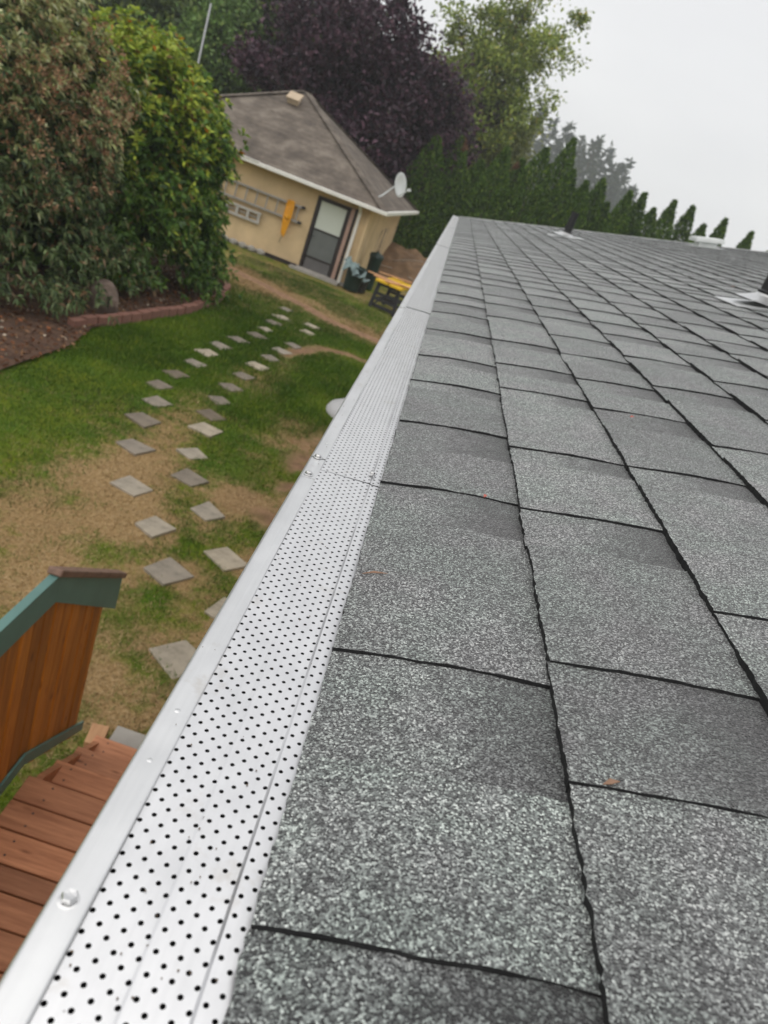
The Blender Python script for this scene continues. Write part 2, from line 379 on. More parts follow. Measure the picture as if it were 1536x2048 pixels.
gx = axis(-9, 2.2, .1, 310); gy = axis(1.5, 26, .1, 310); X, Y = np.meshgrid(gx, gy)
nx, ny = len(gx), len(gy)
Z = (vnoise(X, Y, 5, 1.3, 3) - .5) * .05 * (np.abs(X) < 20)
V = np.stack([X, Y, Z - .02], -1).reshape(-1, 3); i = np.arange(nx * ny).reshape(ny, nx)
Q = np.stack([i[:-1, :-1], i[:-1, 1:], i[1:, 1:], i[1:, :-1]], -1).reshape(-1, 4)
go = link('ground', fast_mesh('ground', V, Q, {'dry': ('FLOAT', dryness(X, Y).ravel()), 'soil': ('FLOAT', soilness(X, Y).ravel())}, 4), M['lawn'])
tag(go, 'lawn of green and straw coloured grass with worn dirt paths', 'lawn', kind='structure')

# grass blades
N = 300000
bx = RNG.uniform(-5.2, .4, N); by = 2.2 + (RNG.uniform(0, 1, N) ** 1.25) * 19
SS = np.array([(-1.23, 5.25), (-1.58, 5.85), (-2.05, 6.42), (-2.39, 7.27), (-2.62, 8.03), (-2.72, 8.67), (-2.91, 9.28), (-2.93, 9.94), (-2.91, 10.68), (-2.95, 11.37), (-2.94, 12.01), (-2.84, 12.76), (-2.71, 13.48), (-2.71, 14.15), (-2.73, 14.84), (-2.71, 15.55), (-2.85, 16.48), (-.75, 4.28), (-.63, 5.0), (-.87, 5.77), (-1.3, 6.44), (-1.68, 7.02), (-1.85, 7.63), (-1.97, 8.38), (-2.08, 8.92), (-2.15, 9.55), (-2.2, 10.22), (-2.22, 10.94), (-2.18, 11.62), (-2.15, 12.36), (-2.11, 13.06), (-2.04, 13.73), (-2.05, 15.11), (-2.1, 15.77)])
ca, sa = math.cos(R(-26)), math.sin(R(-26)); onst = np.zeros(N, bool)
for qx, qy in SS:
    ux = (bx - qx) * ca + (by - qy) * sa; uy = -(bx - qx) * sa + (by - qy) * ca; onst |= (np.abs(ux) < .128) & (np.abs(uy) < .128)
keep = ~onst & (soilness(bx, by) < .35 + .3 * RNG.random(N)) & ~((bx < np.interp(by, [7.7, 8.5, 9.4, 10.4, 11.4, 12.5, 13.4, 14.7, 15.8, 16.5], [-4.25, -4.25, -4.22, -4.4, -4.33, -4.12, -3.96, -3.9, -4.02, -4.25])) & (by < 16.7))
bx, by = bx[keep], by[keep]; N = len(bx); dr = dryness(bx, by) + .7 * (RNG.random(N) - .5) + .5 * (vnoise(bx, by, 55, 6, 2) - .5)
th = RNG.uniform(0, 2 * np.pi, N); hgt = RNG.uniform(.018, .05, N) * (1 + .5 * (by > 9)) * np.where(dr > .55, .55, 1); wd = RNG.uniform(.0016, .0032, N) * (1 + by / 7)
ln = RNG.normal(0, .022, (N, 2)); zc = (vnoise(bx, by, 5, 1.3, 3) - .5) * .05 - .022
Vb = np.zeros((N, 3, 3)); Vb[:, 0] = np.stack([bx - np.cos(th) * wd, by - np.sin(th) * wd, zc], -1); Vb[:, 1] = np.stack([bx + np.cos(th) * wd, by + np.sin(th) * wd, zc], -1)
Vb[:, 2] = np.stack([bx + ln[:, 0], by + ln[:, 1], zc + hgt], -1)
o = link('grass', fast_mesh('grass', Vb.reshape(-1, 3), np.arange(3 * N).reshape(-1, 3), {'dry': ('FLOAT', np.repeat(np.clip((dr - .3) * 2.2, 0, 1), 3)), 'rnd': ('FLOAT', np.repeat(np.clip(.45 * RNG.random(N) + 1.5 * (vnoise(bx, by, 77, 1.1, 4) - .34), 0, 1), 3))}), M['blade'])
tag(o, 'short grass blades growing over the whole lawn', 'grass', kind='stuff')

# ------------------------------------------------------------------ the house whose roof we look along
SLOPE = R(13.7); UNIT = .2832; ROOF_Y0, ROOF_Y1 = -1.6, 10.36; S_EDGE, S_RIDGE = -.046, 4.37
up = Vector((math.cos(SLOPE), 0, math.sin(SLOPE))); nr = Vector((-math.sin(SLOPE), 0, math.cos(SLOPE)))
RO = Vector((0, 0, CAM_Z)) - nr * UNIT
house = tag(empty('house', (1.0, 4.4, 0)), 'house with long grey asphalt shingle roof and perforated gutter guard', 'house')
def hloc(p): return (p[0] - 1.0, p[1] - 4.4, p[2])
roof_mb = MB(); roof_mb.box(((S_EDGE + .012 + S_RIDGE) / 2, (ROOF_Y0 + ROOF_Y1) / 2, -.022), (S_RIDGE - S_EDGE - .012, ROOF_Y1 - ROOF_Y0 - .02, .02))
roof = roof_mb.build('roof', M['underlay'], house); roof.location = hloc(RO); roof.rotation_euler = (0, -SLOPE, 0)

EXPO = .1425
known = {0: [.203, .404, .711, .937, 1.17, 1.373, 1.661, 1.926, 2.116, 2.31],
         1: [.115, .426, .691, .888, 1.195, 1.388, 1.632],
         2: [.28, .529, .871, 1.138, 1.34, 1.566, 1.791, 2.074],
         3: [.33, .64, 1.011, 1.356, 1.628, 1.903, 2.107],
         4: [.42, .80, 1.204, 1.472, 1.744, 1.946, 2.165]}
known_low = {(0, .404): .10, (1, .426): .114, (0, .203): .08, (0, .711): .09}
steps = [.2, .305, .226, .233, .2, .288, .265, .19, .25, .32]
rnd = random.Random(5)
tabs = []
ncourse = int((S_RIDGE - S_EDGE) / EXPO)
for k in range(ncourse):
    e = list(known.get(k, [rnd.uniform(.1, .4)]))
    while e[-1] < ROOF_Y1: e.append(e[-1] + rnd.choice(steps) + rnd.uniform(-.02, .02))
    while e[0] > ROOF_Y0: e.insert(0, e[0] - rnd.choice(steps) - rnd.uniform(-.02, .02))
    for a, b in zip(e[:-1], e[1:]):
        wlow = known_low.get((k, b), min(rnd.uniform(.05, .105), .5 * (b - a)))
        for y0, y1, low in ((a, b - wlow, 0), (b - wlow, b, 1)):
            y0 = max(y0, ROOF_Y0); y1 = min(y1, ROOF_Y1)
            if y1 - y0 > .012: tabs.append((k, y0, y1, low))
def tab_mesh(k, y0, y1, low, fine, rs):
    """slab of one shingle tab in local coordinates (s from its lower edge, y from y0, height)"""
    Ls = EXPO + .03; W = y1 - y0
    ns, nw = (18, max(3, int(W / .0042))) if fine == 2 else ((6, max(2, int(W / .03))) if fine == 1 else (2, 1))
    s = np.linspace(0, Ls, ns + 1); y = np.linspace(0, W, nw + 1)
    Sg, Yg = np.meshgrid(s, y, indexing='ij')
    Hg = .0022 - .0056 * Sg / EXPO + (0 if low else .0024)
    if low and ((rs < .2 and k > 4) or (k == 1 and abs(y1 - .426) < .001)): Hg = Hg + (.0033 if k > 4 else .0036) * np.clip(1 - Yg / W, 0, 1) ** 1.5
    crown = (.0024 if k == 0 else .0014)
    Hg = Hg + crown * np.sin(np.pi * np.clip(Sg / EXPO, 0, 1)) * (0.9 if low else 1)
    if fine:
        Hg = Hg + (vnoise(Sg + rs * 13, Yg + y0, 4, 14, 3) - .5) * .0022
        j = .00062 if fine == 2 else .0011
        if fine == 2: Hg = Hg + rnd_np.normal(0, .00016, Hg.shape)
        Sg = Sg.copy(); Yg = Yg.copy()
        Sg[0, :] += rnd_np.normal(0, j * .8, nw + 1) + (vnoise(y + y0, y * 0 + k, 8, 30, 2) - .5) * .0018
        Yg[:, 0] += rnd_np.normal(0, j * .5, ns + 1) + (vnoise(s * 1.0, s * 0 + rs * 50, 2, 40, 2) - .5) * .0025
        Yg[:, -1] += rnd_np.normal(0, j * .5, ns + 1)
    else:
        crown = 0
    gap = .0012
    if not low: Yg = Yg + 0.0
    top = np.stack([Sg, Yg, Hg], -1).reshape(-1, 3); n1 = len(top); ii = np.arange(n1).reshape(ns + 1, nw + 1)
    quads = np.stack([ii[:-1, :-1], ii[1:, :-1], ii[1:, 1:], ii[:-1, 1:]], -1).reshape(-1, 4)
    ring = list(ii[0, ::-1]) + list(ii[1:, 0]) + list(ii[-1, 1:]) ; ring = list(ii[0, ::-1]) + list(ii[1:-1, 0]) + list(ii[-1, :]) + list(ii[-2:0:-1, -1])
    drop = .0105
    low_v = top[ring].copy(); low_v[:, 2] = np.minimum(low_v[:, 2] - (.0065 if low else .0095), -.004); nrg = len(ring)
    Vv = np.concatenate([top, top[ring], low_v]); q2 = []
    for a in range(nrg):
        b = (a + 1) % nrg; q2.append((n1 + a, n1 + b, n1 + nrg + b, n1 + nrg + a))
    Qs = np.concatenate([quads, np.array(q2)])
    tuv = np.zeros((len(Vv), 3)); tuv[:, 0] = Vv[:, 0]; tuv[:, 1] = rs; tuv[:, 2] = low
    mi = np.zeros(len(Qs), np.int32); mi[len(quads):] = 1
    return Vv, Qs, tuv, mi
rnd_np = np.random.default_rng(3)
# nearest to the camera as it shows in the picture
camx, camh = 0.0, UNIT
def score(t):
    k, y0, y1, low = t; s = S_EDGE + (k + .5) * EXPO; yc = (y0 + y1) / 2
    vis = 1.0 if (yc > .12 and s < .25 + .62 * yc + .25) else .02
    return vis * (y1 - y0) / (s * s + yc * yc + camh * camh) ** 1.5
order = sorted(range(len(tabs)), key=lambda i: -score(tabs[i])); first = set(order[:296]); finest = set(order[:70])
bV, bQ, bT, bM, nb = [], [], [], [], 0
for idx, t in enumerate(tabs):
    k, y0, y1, low = t; s0 = S_EDGE + k * EXPO; rs = rnd.random()
    if k > 0: s0 += rnd.uniform(-.0012, .0012)
    if idx in first:
        Vv, Qs, tuv, mi = tab_mesh(k, y0, y1, low, 2 if idx in finest else 1, rs)
        me = fast_mesh('shingle_tab', Vv, Qs, {'tuv': ('FLOAT_VECTOR', tuv)}, 4); 
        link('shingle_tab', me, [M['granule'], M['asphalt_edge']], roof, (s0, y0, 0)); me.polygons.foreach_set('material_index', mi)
    else:
        near = y0 < 5 and k < 22
        Vv, Qs, tuv, mi = tab_mesh(k, y0, y1, low, 1 if near else 0, rs)
        Vv = Vv + np.array([s0, y0, 0]); bV.append(Vv); bQ.append(Qs + nb); bT.append(tuv); bM.append(mi); nb += len(Vv)
me = fast_mesh('far_shingle_tab', np.concatenate(bV), np.concatenate(bQ), {'tuv': ('FLOAT_VECTOR', np.concatenate(bT))}, 4)
o = link('far_shingle_tab', me, [M['granule'], M['asphalt_edge']], roof); me.polygons.foreach_set('material_index', np.concatenate(bM)); tag(o, kind='stuff')
# ridge, far slope, gables, walls, soffit, fascia of the house
ridge = RO + up * S_RIDGE; eaveP = RO + up * S_EDGE
mb = MB(); wX0 = eaveP.x + .45; wX1 = 2 * ridge.x - wX0; wallY0, wallY1 = ROOF_Y0 + .3, ROOF_Y1 - .3
ztop = lambda x: eaveP.z - .05 + (x - eaveP.x) * math.tan(SLOPE) if x <= ridge.x else eaveP.z - .05 + (2 * ridge.x - x - eaveP.x) * math.tan(SLOPE)
prof = [(wX0, 0), (wX1, 0), (wX1, ztop(wX1)), (ridge.x, ztop(ridge.x)), (wX0, ztop(wX0))]
mb.prism([(x, wallY0, z) for x, z in prof], (0, wallY1 - wallY0, 0))
o = mb.build('wall', M['house_siding'], house); o.location = hloc((0, 0, 0))
mb = MB(); a = ridge + Vector((.03, 0, .004)); b = Vector((2 * ridge.x - eaveP.x, 0, eaveP.z)); dn = Vector((math.sin(SLOPE), 0, math.cos(SLOPE))) * .03
mb.prism([(a.x, ROOF_Y0, a.z), (b.x, ROOF_Y0, b.z), (b.x - dn.x, ROOF_Y0, b.z - dn.z), (a.x - dn.x, ROOF_Y0, a.z - dn.z)], (0, ROOF_Y1 - ROOF_Y0, 0))
o = mb.build('far_slope', M['granule'], house); o.location = hloc((0, 0, 0)); o.data.attributes.new('tuv', 'FLOAT_VECTOR', 'POINT')
for j in range(int((ROOF_Y1 - ROOF_Y0) / .3)):
    mb = MB(); y = ROOF_Y0 + .15 + j * .3; hw = .14
    for sgn in (-1, 1):
        c = ridge + Vector((sgn * hw / 2 * math.cos(SLOPE), 0, -hw / 2 * math.sin(SLOPE) + .012))
        mb.box((c.x, y, c.z), (hw, .31, .006), Matrix.Rotation(sgn * SLOPE, 3, 'Y'))
    o = mb.build('ridge_cap', M['granule'], roof); o.data.attributes.new('tuv', 'FLOAT_VECTOR', 'POINT')
    o.matrix_parent_inverse = (Matrix.Translation(RO) @ Matrix.Rotation(-SLOPE, 4, 'Y')).inverted()
fx = eaveP.x - .012
mb = MB(); mb.box((fx + .03, (ROOF_Y0 + ROOF_Y1) / 2, eaveP.z - .115), (.02, ROOF_Y1 - ROOF_Y0, .15)); o = mb.build('fascia', M['soffit'], house); o.location = hloc((0, 0, 0))
mb = MB(); mb.box(((fx + .04 + wX0) / 2, (ROOF_Y0 + ROOF_Y1) / 2, eaveP.z - .18), (wX0 - fx - .06, ROOF_Y1 - ROOF_Y0 - .02, .012)); o = mb.build('soffit', M['soffit'], house); o.location = hloc((0, 0, 0))
mb = MB(); mb.extrude_y([(eaveP.x + .02, eaveP.z - .03), (ridge.x, ridge.z - .035), (ridge.x, ridge.z - .15), (eaveP.x + .02, eaveP.z - .15)], ROOF_Y1 - .035, ROOF_Y1 - .012, True)
o = mb.build('rake_board', M['white_paint'], house); o.location = hloc((0, 0, 0))
# bright drip edge along the far rake
mb = MB(); mb.box(((S_EDGE + S_RIDGE) / 2, ROOF_Y1 + .004, -.004), (S_RIDGE - S_EDGE, .012, .022)); mb.build('rake_drip_edge', M['gutter'], roof)

# ------------------------------------------------------------------ gutter with perforated guard
GA = R(5.0)
gdir = Vector((-math.cos(GA), 0, -math.sin(GA))); gnr = Vector((-math.sin(GA), 0, math.cos(GA)))
GE = eaveP + Vector((0, 0, -.0042))                     # guard plane just below the shingle edge
gutter = empty('gutter', hloc((GE.x, 4.4, GE.z)), parent=house)
gutter_w = Vector((GE.x, 0, GE.z))
# local frame of the guard: t outwards from the shingle edge, n up
def gp(t, n=0): p = gdir * t + gnr * n; return (p.x, p.z)
T_SEAM, T_LIP = .0645, .0815
lip = [gp(T_SEAM, .0002), gp(T_SEAM + .0001, .0012), gp(T_SEAM + .0012, .0015), gp(T_LIP - .0030, .0014), gp(T_LIP - .0009, .0008), gp(T_LIP, -.0015), gp(T_LIP, -.010), gp(T_LIP - .006, -.014)]
lip += [(lip[-1][0] + .004, lip[-1][1] - .02), (lip[-1][0] + .012, lip[-1][1] - .05), (lip[-1][0] + .03, lip[-1][1] - .075), (lip[-1][0] + .035, lip[-1][1] - .10), (.045, lip[-1][1] - .10), (.05, -.02)]
JOINTS = [-1.6, -.52, .70, 1.92, 3.14, 4.36, 5.58, 6.80, 8.02, 9.24, 10.40]
JOINTS[2] = .712; 
# trough (one piece) below the guard
mb = MB(); mb.extrude_y([(x, z - .0012) for x, z in lip[4:]], ROOF_Y0, 10.40); o = mb.build('trough', M['gutter'], gutter, smooth=False); o.location = (0, -4.4, 0)
mb = MB(); mb.extrude_y([gp(T_LIP - .004, -.016), gp(-.02, -.016)], ROOF_Y0, 10.40); o = mb.build('trough_shade_sheet', M['trough_shade'], gutter); o.location = (0, -4.4, 0)  # black sheet added under the holes as painted shade of the trough
mb = MB(); pr = [(x, z) for x, z in lip[4:]]
mb.prism([(x, 10.398, z) for x, z in pr], (0, .003, 0)); o = mb.build('end_cap', M['gutter'], gutter); o.location = (0, -4.4, 0)
# guard module: 9.4 mm of length, staggered 2.5 mm holes, two pressed beads
PER = .0094; ROWS = [(.0030 + .005 * i) for i in range(-5, 13)]; HR = .00125
bead_t = [.0104, .0119, .0140, .0362, .0375, .0395]
vv, ee = [], []
def addloop(pts):
    b = len(vv); vv.extend(pts); ee.extend((b + i, b + (i + 1) % len(pts)) for i in range(len(pts))); return list(range(b, b + len(pts)))
T0, T1 = -.03, T_SEAM + .001
outer = [(T0, 0)] + [(t, 0) for t in bead_t] + [(T1, 0), (T1, PER)] + [(t, PER) for t in bead_t[::-1]] + [(T0, PER)]
addloop(outer)
holes = []
for r, t in enumerate(ROWS):
    yc = PER * .25 if r % 2 else PER * .75
    if t + HR > T1 - .0005: continue
    holes.append((t, yc)); addloop([(t + HR * math.cos(2 * math.pi * q / 8 + .39), yc + HR * math.sin(2 * math.pi * q / 8 + .39)) for q in range(8)])
for q, t in enumerate(bead_t): ee.append((1 + q, len(outer) - 2 - q))
res = geometry.delaunay_2d_cdt([Vector(p) for p in vv], ee, [], 0, 1e-7)
cv = [tuple(p) for p in res[0]]; cf = [f for f in res[2] if len(f) == 3]
def inhole(f):
    x = sum(cv[i][0] for i in f) / 3; y = sum(cv[i][1] for i in f) / 3
    return any(math.hypot(x - h[0], y - h[1]) < HR * .93 for h in holes)
cf = [f for f in cf if not inhole(f)]
cv = np.array(cv); cf = np.array(cf)
def bead_h(t):
    h = np.zeros_like(t)
    h = np.interp(t, [-.05, .0104, .0119, .0140, .0362, .0375, .0395, .07], [-.00224, -.0005, .00035, .0, .0, .00035, .0, .0])
    return h
def guard_panel(y0, y1, dz):
    n = int(round((y1 - y0) / PER)); n1 = len(cv)
    yy = np.arange(n) * PER
    P = np.zeros((n, n1, 3)); t = cv[:, 0]; h = bead_h(t) + dz
    P[:, :, 0] = (gdir.x * t + gnr.x * h)[None]; P[:, :, 2] = (gdir.z * t + gnr.z * h)[None]; P[:, :, 1] = cv[:, 1][None] + yy[:, None]
    # long gentle waviness of thin sheet
    P[:, :, 2] += (.0006 * np.sin(P[:, :, 1] * 9 + y0 * 5) * (t / .07)[None])
    F = cf[None] + (np.arange(n) * n1)[:, None, None]
    me = fast_mesh('guard_panel', P.reshape(-1, 3), F.reshape(-1, 3)); me.shade_flat(); return me
def flange(y0, y1, dz):
    mb = MB(); ys = np.linspace(y0, y1, max(2, int((y1 - y0) / .03))); pr = [(x, z + dz) for x, z in lip[:6]]; n = len(pr); b = 0
    for q, y in enumerate(ys):
        wv_ = .0005 * math.sin(y * 14) + .0003 * math.sin(y * 37)
        mb.v += [(x, y - y0, z + wv_) for x, z in pr]
        if q:
            for c in range(n - 1): mb.f.append(((q - 1) * n + c, (q - 1) * n + c + 1, q * n + c + 1, q * n + c))
    return mb
for j, (y0, y1) in enumerate(zip(JOINTS[:-1], JOINTS[1:])):
    dz = .0006 * (j % 2) + .0004
    o = link('guard_panel', guard_panel(y0, y1 + .004, dz), M['guard'], gutter); o.location = (0, y0 - 4.4, 0)
    fl = flange(y0 - .03, y1 - .032, dz).build('flange', M['gutter'], o, smooth=True); fl.location = (0, -.03, 0)
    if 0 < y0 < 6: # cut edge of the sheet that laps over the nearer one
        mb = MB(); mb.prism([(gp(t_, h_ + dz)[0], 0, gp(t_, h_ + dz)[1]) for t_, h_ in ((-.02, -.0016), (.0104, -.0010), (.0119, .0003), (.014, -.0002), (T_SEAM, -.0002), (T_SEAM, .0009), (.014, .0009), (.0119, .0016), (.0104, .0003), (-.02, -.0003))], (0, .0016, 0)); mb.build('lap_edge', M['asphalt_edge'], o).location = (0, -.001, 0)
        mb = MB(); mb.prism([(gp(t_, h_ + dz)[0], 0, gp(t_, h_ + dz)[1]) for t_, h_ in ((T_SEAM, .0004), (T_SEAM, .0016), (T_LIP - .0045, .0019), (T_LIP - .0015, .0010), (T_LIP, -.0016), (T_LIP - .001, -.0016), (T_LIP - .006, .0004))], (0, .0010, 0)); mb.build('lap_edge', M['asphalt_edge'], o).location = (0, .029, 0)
# screws and pressed dimples on the flange
def screw(y, t, big=1.0, tilt=0):
    mb = MB(); big *= .82; hexr = .0042 * big
    mb.lathe([(.0, .0004), (.0062 * big, .0004), (.0062 * big, .0011), (hexr * 1.05, .0014)], 18)
    mb.lathe([(hexr, .0014), (hexr, .0042 * big), (hexr * .85, .0050 * big), (hexr * .3, .0047 * big), (0, .0047 * big)], 6)
    o = mb.build('screw', M['screw'], gutter); x, z = gp(t, .0016); o.location = (x, y - 4.4, z); o.rotation_euler = (tilt, -GA, tilt * 3)
SCREW_T = (T_SEAM + T_LIP) / 2
for y in (.197, .742, .69, 1.87, 1.96, 3.1, 3.2, 4.3, 4.42, 5.6, 6.8, 8.0): screw(y, SCREW_T, 1.0, rnd.uniform(-.05, .05))
screw(.738, .012, .8)
for q in range(70):
    y = .08 + q * .0395 + rnd.uniform(-.002, .002)
    if min(abs(y - s) for s in (.197, .742, .69)) < .012: continue
    mb = MB(); mb.lathe([(0, .0005), (.0014, .0005), (.0022, .0)], 10); o = mb.build('dimple', M['gutter'], gutter, smooth=True)
    x, z = gp(SCREW_T - .001, .0015); o.location = (x, y - 4.4, z)

ng = 170; tq = RNG.uniform(.002, .078, ng); yq = .12 + RNG.random(ng) ** 1.6 * 2.4; hq = np.where(tq > T_SEAM, .0021, .0012)
Pq = np.stack([GE.x + gdir.x * tq + gnr.x * hq, yq, GE.z + gdir.z * tq + gnr.z * hq], 1); Aq = RNG.normal(size=(ng, 3)); Aq[:, 2] *= .2
Lq = np.where(RNG.random(ng) < .03, RNG.uniform(.004, .009, ng), RNG.uniform(.0006, .0016, ng)); A_ = Aq / np.linalg.norm(Aq, axis=1, keepdims=True); B_ = np.stack([-A_[:, 1], A_[:, 0], A_[:, 2] * 0], 1); Wq = np.minimum(Lq * .4, .0006)[:, None]; up_ = np.array([0, 0, .0006])
Vq = np.stack([Pq - A_ * Lq[:, None] / 2, Pq + B_ * Wq, Pq + A_ * Lq[:, None] / 2, Pq - B_ * Wq, Pq + up_], 1).reshape(-1, 3); bq = np.arange(ng)[:, None] * 5
Tq = np.concatenate([bq + [[0, 1, 4]], bq + [[1, 2, 4]], bq + [[2, 3, 4]], bq + [[3, 0, 4]]], 1).reshape(-1, 3)
M['grit'] = simple('grit', (.16, .12, .085), .9, .4, 300, bump=0)
tag(link('grit', fast_mesh('grit', Vq, Tq), M['grit']), 'tiny brown grit and needle bits scattered on the gutter guard', 'grit', kind='stuff')

# pipes and vents on the roof (parts of the house, in roof coordinates)
def roofpart(mb, name, mat, s, y, z=0, smooth=False, upright=True, parent=None):
    o = mb.build(name, mat, house if parent is None else parent, smooth=smooth)
    p = RO + up * s + nr * z
    if parent is None: o.location = hloc((p.x, y, p.z))
    return o
for s, y, hp, rp in ((.99, 7.64, .13, .036), (1.215, 3.10, .20, .05)):
    mb = MB(); ww = .17; mb.box((0, 0, .003), (ww * 1.9, ww * 1.7, .003), Matrix.Rotation(-SLOPE, 3, 'Y'))
    mb.lathe([(.125, .004), (.10, .014), (.062, .032), (.052, .042), (.050, .050)], 24)
    o = roofpart(mb, 'pipe_flashing', M['flashing'], s, y, .004)
    mb = MB(); mb.lathe([(.054, .038), (.058, .048), (rp, .054), (rp, hp + .1), (rp - .006, hp + .1), (rp - .006, hp)], 20); roofpart(mb, 'pipe', M['black_pipe'], 0, 0, parent=o)
mb = MB(); mb.box((0, 0, .01), (.5, .5, .004)); mb.box((0, 0, .06), (.28, .28, .10)); o = mb.build('roof_vent', M['vent'], house); p = RO + up * 2.80; o.location = hloc((p.x, 9.35, p.z + .004)); o.rotation_euler = (0, -SLOPE, 0); o.scale = (.72, .72, .62)
mb = MB(); mb.box((0, 0, .125), (.44, .44, .06)); mb.box((0, 0, .165), (.38, .38, .02)); mb.build('cover', M['vent'], o, bevel=.006)

# bits lying on the roof
def bit(name, s, y, L_, W_, rz, mat, label, cat):
    mb = MB(); pts = [(-L_ / 2, 0, .0), (-L_ * .1, -W_ / 2, .0015), (L_ / 2, 0, .001), (-L_ * .05, W_ / 2, .002)]
    mb.prism(pts, (0, 0, .0006)); o = mb.build(name, mat); p = RO + up * s + nr * .0055; o.location = (p.x, y, p.z); o.rotation_euler = Euler((0, -SLOPE, 0)).to_matrix().to_4x4().to_euler(); o.rotation_euler.rotate_axis('Z', rz)
    tag(o, label, cat); return o
M['dry_leaf'] = simple('dry_leaf', (.25, .15, .10), .8, .2, 60); M['pink_bit'] = simple('pink_bit', (.5, .14, .11), .7, .2, 60)
bit('dry_leaf',   .119, .315, .010, .0035, .3, M['dry_leaf'], 'curled orange brown leaf scrap lying in a joint of the nearest shingles', 'leaf')
bit('conifer_needle', -.030, .508, .020, .002, .2, M['dry_leaf'], 'thin tan needle lying on the eave shingle beside the gutter guard', 'needle')
bit('petal', .061, .702, .005, .004, .9, M['pink_bit'], 'tiny red speck on the eave course near the guard joint', 'petal')
bit('petal', .29, 1.10, .007, .005, .4, M['pink_bit'], 'tiny pink speck on the third shingle course', 'petal')
bit('dry_leaf', 1.35, 3.9, .03, .018, .5, M['dry_leaf'], 'small tan leaf on the shingles before the nearer pipe flashing', 'leaf')
bit('dry_leaf', .93, 2.25, .035, .02, 1.1, M['dry_leaf'], 'small brown leaf caught on a course edge at the right frame side', 'leaf')

# ------------------------------------------------------------------ porch with stairs below the gutter
DZ = .65
porch = tag(empty('porch', (-.4, 1.5, 0)), 'brown stained wooden porch with short stairs and solid cedar railing', 'porch')
def pl(o, x=0, y=0, z=0): o.location = (x + .4, y - 1.5, z); return o
edges = [2.39, 2.249, 2.107, 1.96, 1.857, 1.727, 1.59, 1.45, 1.31, 1.17, 1.03, .89, .75, .61, .47, .33, .19, .05, -.09, -.23, -.37]
for a, b in zip(edges[:-1], edges[1:]):
    mb = MB(); mb.box((0, 0, 0), (1.40, a - b - .009, .036)); pl(mb.build('deck_board', M['deck'], porch, bevel=.004), -.22, (a + b) / 2, DZ - .018)
for q in range(3):
    z = DZ - .17 * (q + 1); yn = 2.39 + .275 * (q + 1)
    for h in (0, 1):
        mb = MB(); mb.box((0, 0, 0), (1.34, .134, .036)); pl(mb.build('tread_board', M['deck'], porch, bevel=.004), -.24, yn - .067 - .14 * h, z - .018)
    mb = MB(); mb.box((0, 0, 0), (1.3, .02, .13)); pl(mb.build('riser', M['deck'], porch), -.24, yn - .285, z + .066)
mb = MB(); mb.box((0, 0, 0), (1.3, .02, .10)); pl(mb.build('riser', M['deck'], porch), -.24, 3.19, .05)
for xs in (-.90, .42):
    mb = MB(); mb.prism([(0, 2.36, DZ - .04), (0, 2.36, .22), (0, 2.9, 0), (0, 3.2, 0), (0, 3.2, .12), (0, 2.44, DZ - .04)], (.03, 0, 0)); pl(mb.build('stringer', M['deck'], porch), xs, 0, 0)
for xs in (-.88, .40):
    for ys in (-.3, 1.0, 2.3):
        mb = MB(); mb.box((0, 0, 0), (.09, .09, DZ - .036)); pl(mb.build('post', M['deck'], porch), xs, ys, (DZ - .036) / 2)
RX = -.965; RTOP = 1.70; RB = 2.42; SLP = .60
railing = empty('railing', (RX + .4, 0, 0), parent=porch)
def rl(o): o.location = (0, -1.5, 0); return o
def rail_top(y): return RTOP if y <= RB else RTOP - (y - RB) * SLP
def rail_bot(y): return DZ + .0 if y <= RB else DZ - (y - RB) * .60
yb = -.35
while yb < 3.03:
    y1 = min(yb + .088, 3.05); mb = MB(); dx = .004 * (int(yb * 100) % 2)
    mb.prism([(-dx - .012, yb + .010, rail_bot(yb) - .02), (-dx - .012, y1 - .002, rail_bot(y1) - .02), (-dx - .012, y1 - .002, rail_top(y1) - .05), (-dx - .012, yb + .010, rail_top(yb) - .05)], (-.02, 0, 0))
    rl(mb.build('plank', M['plank'], railing, bevel=.003)); yb = y1
mb = MB(); mb.box((-.024, 1.35, (DZ + RTOP) / 2 - .1), (.008, 3.3, .01)); 
H1 = .135; H2 = .20
mb = MB(); mb.prism([(0, -.35, RTOP - H1), (0, RB, RTOP - H1), (0, RB, RTOP), (0, -.35, RTOP)], (-.036, 0, 0)); mb.prism([(0.0, RB, RTOP - H1), (0.0, 3.2, rail_top(3.2) - H2), (0.0, 3.2, rail_top(3.2)), (0.0, RB, RTOP)], (-.036, 0, 0))
rl(mb.build('top_board', M['teal'], railing, bevel=.002))
mb = MB(); mb.beam((-.018, RB - .02, RTOP + .019), (-.018, 3.22, rail_top(3.22) + .017), .06, .03); rl(mb.build('cap', M['cap_wood'], railing, bevel=.006))
mb = MB(); mb.prism([(.0, -.35, DZ + .005), (.0, RB, DZ + .005), (.0, RB, DZ + .075), (.0, -.35, DZ + .075)], (-.011, 0, 0)); mb.prism([(.0, RB, DZ + .005), (.0, 3.12, DZ - .41), (.0, 3.12, DZ - .345), (.0, RB, DZ + .075)], (-.011, 0, 0))
rl(mb.build('bottom_trim', M['teal'], railing, bevel=.002))
sm = None
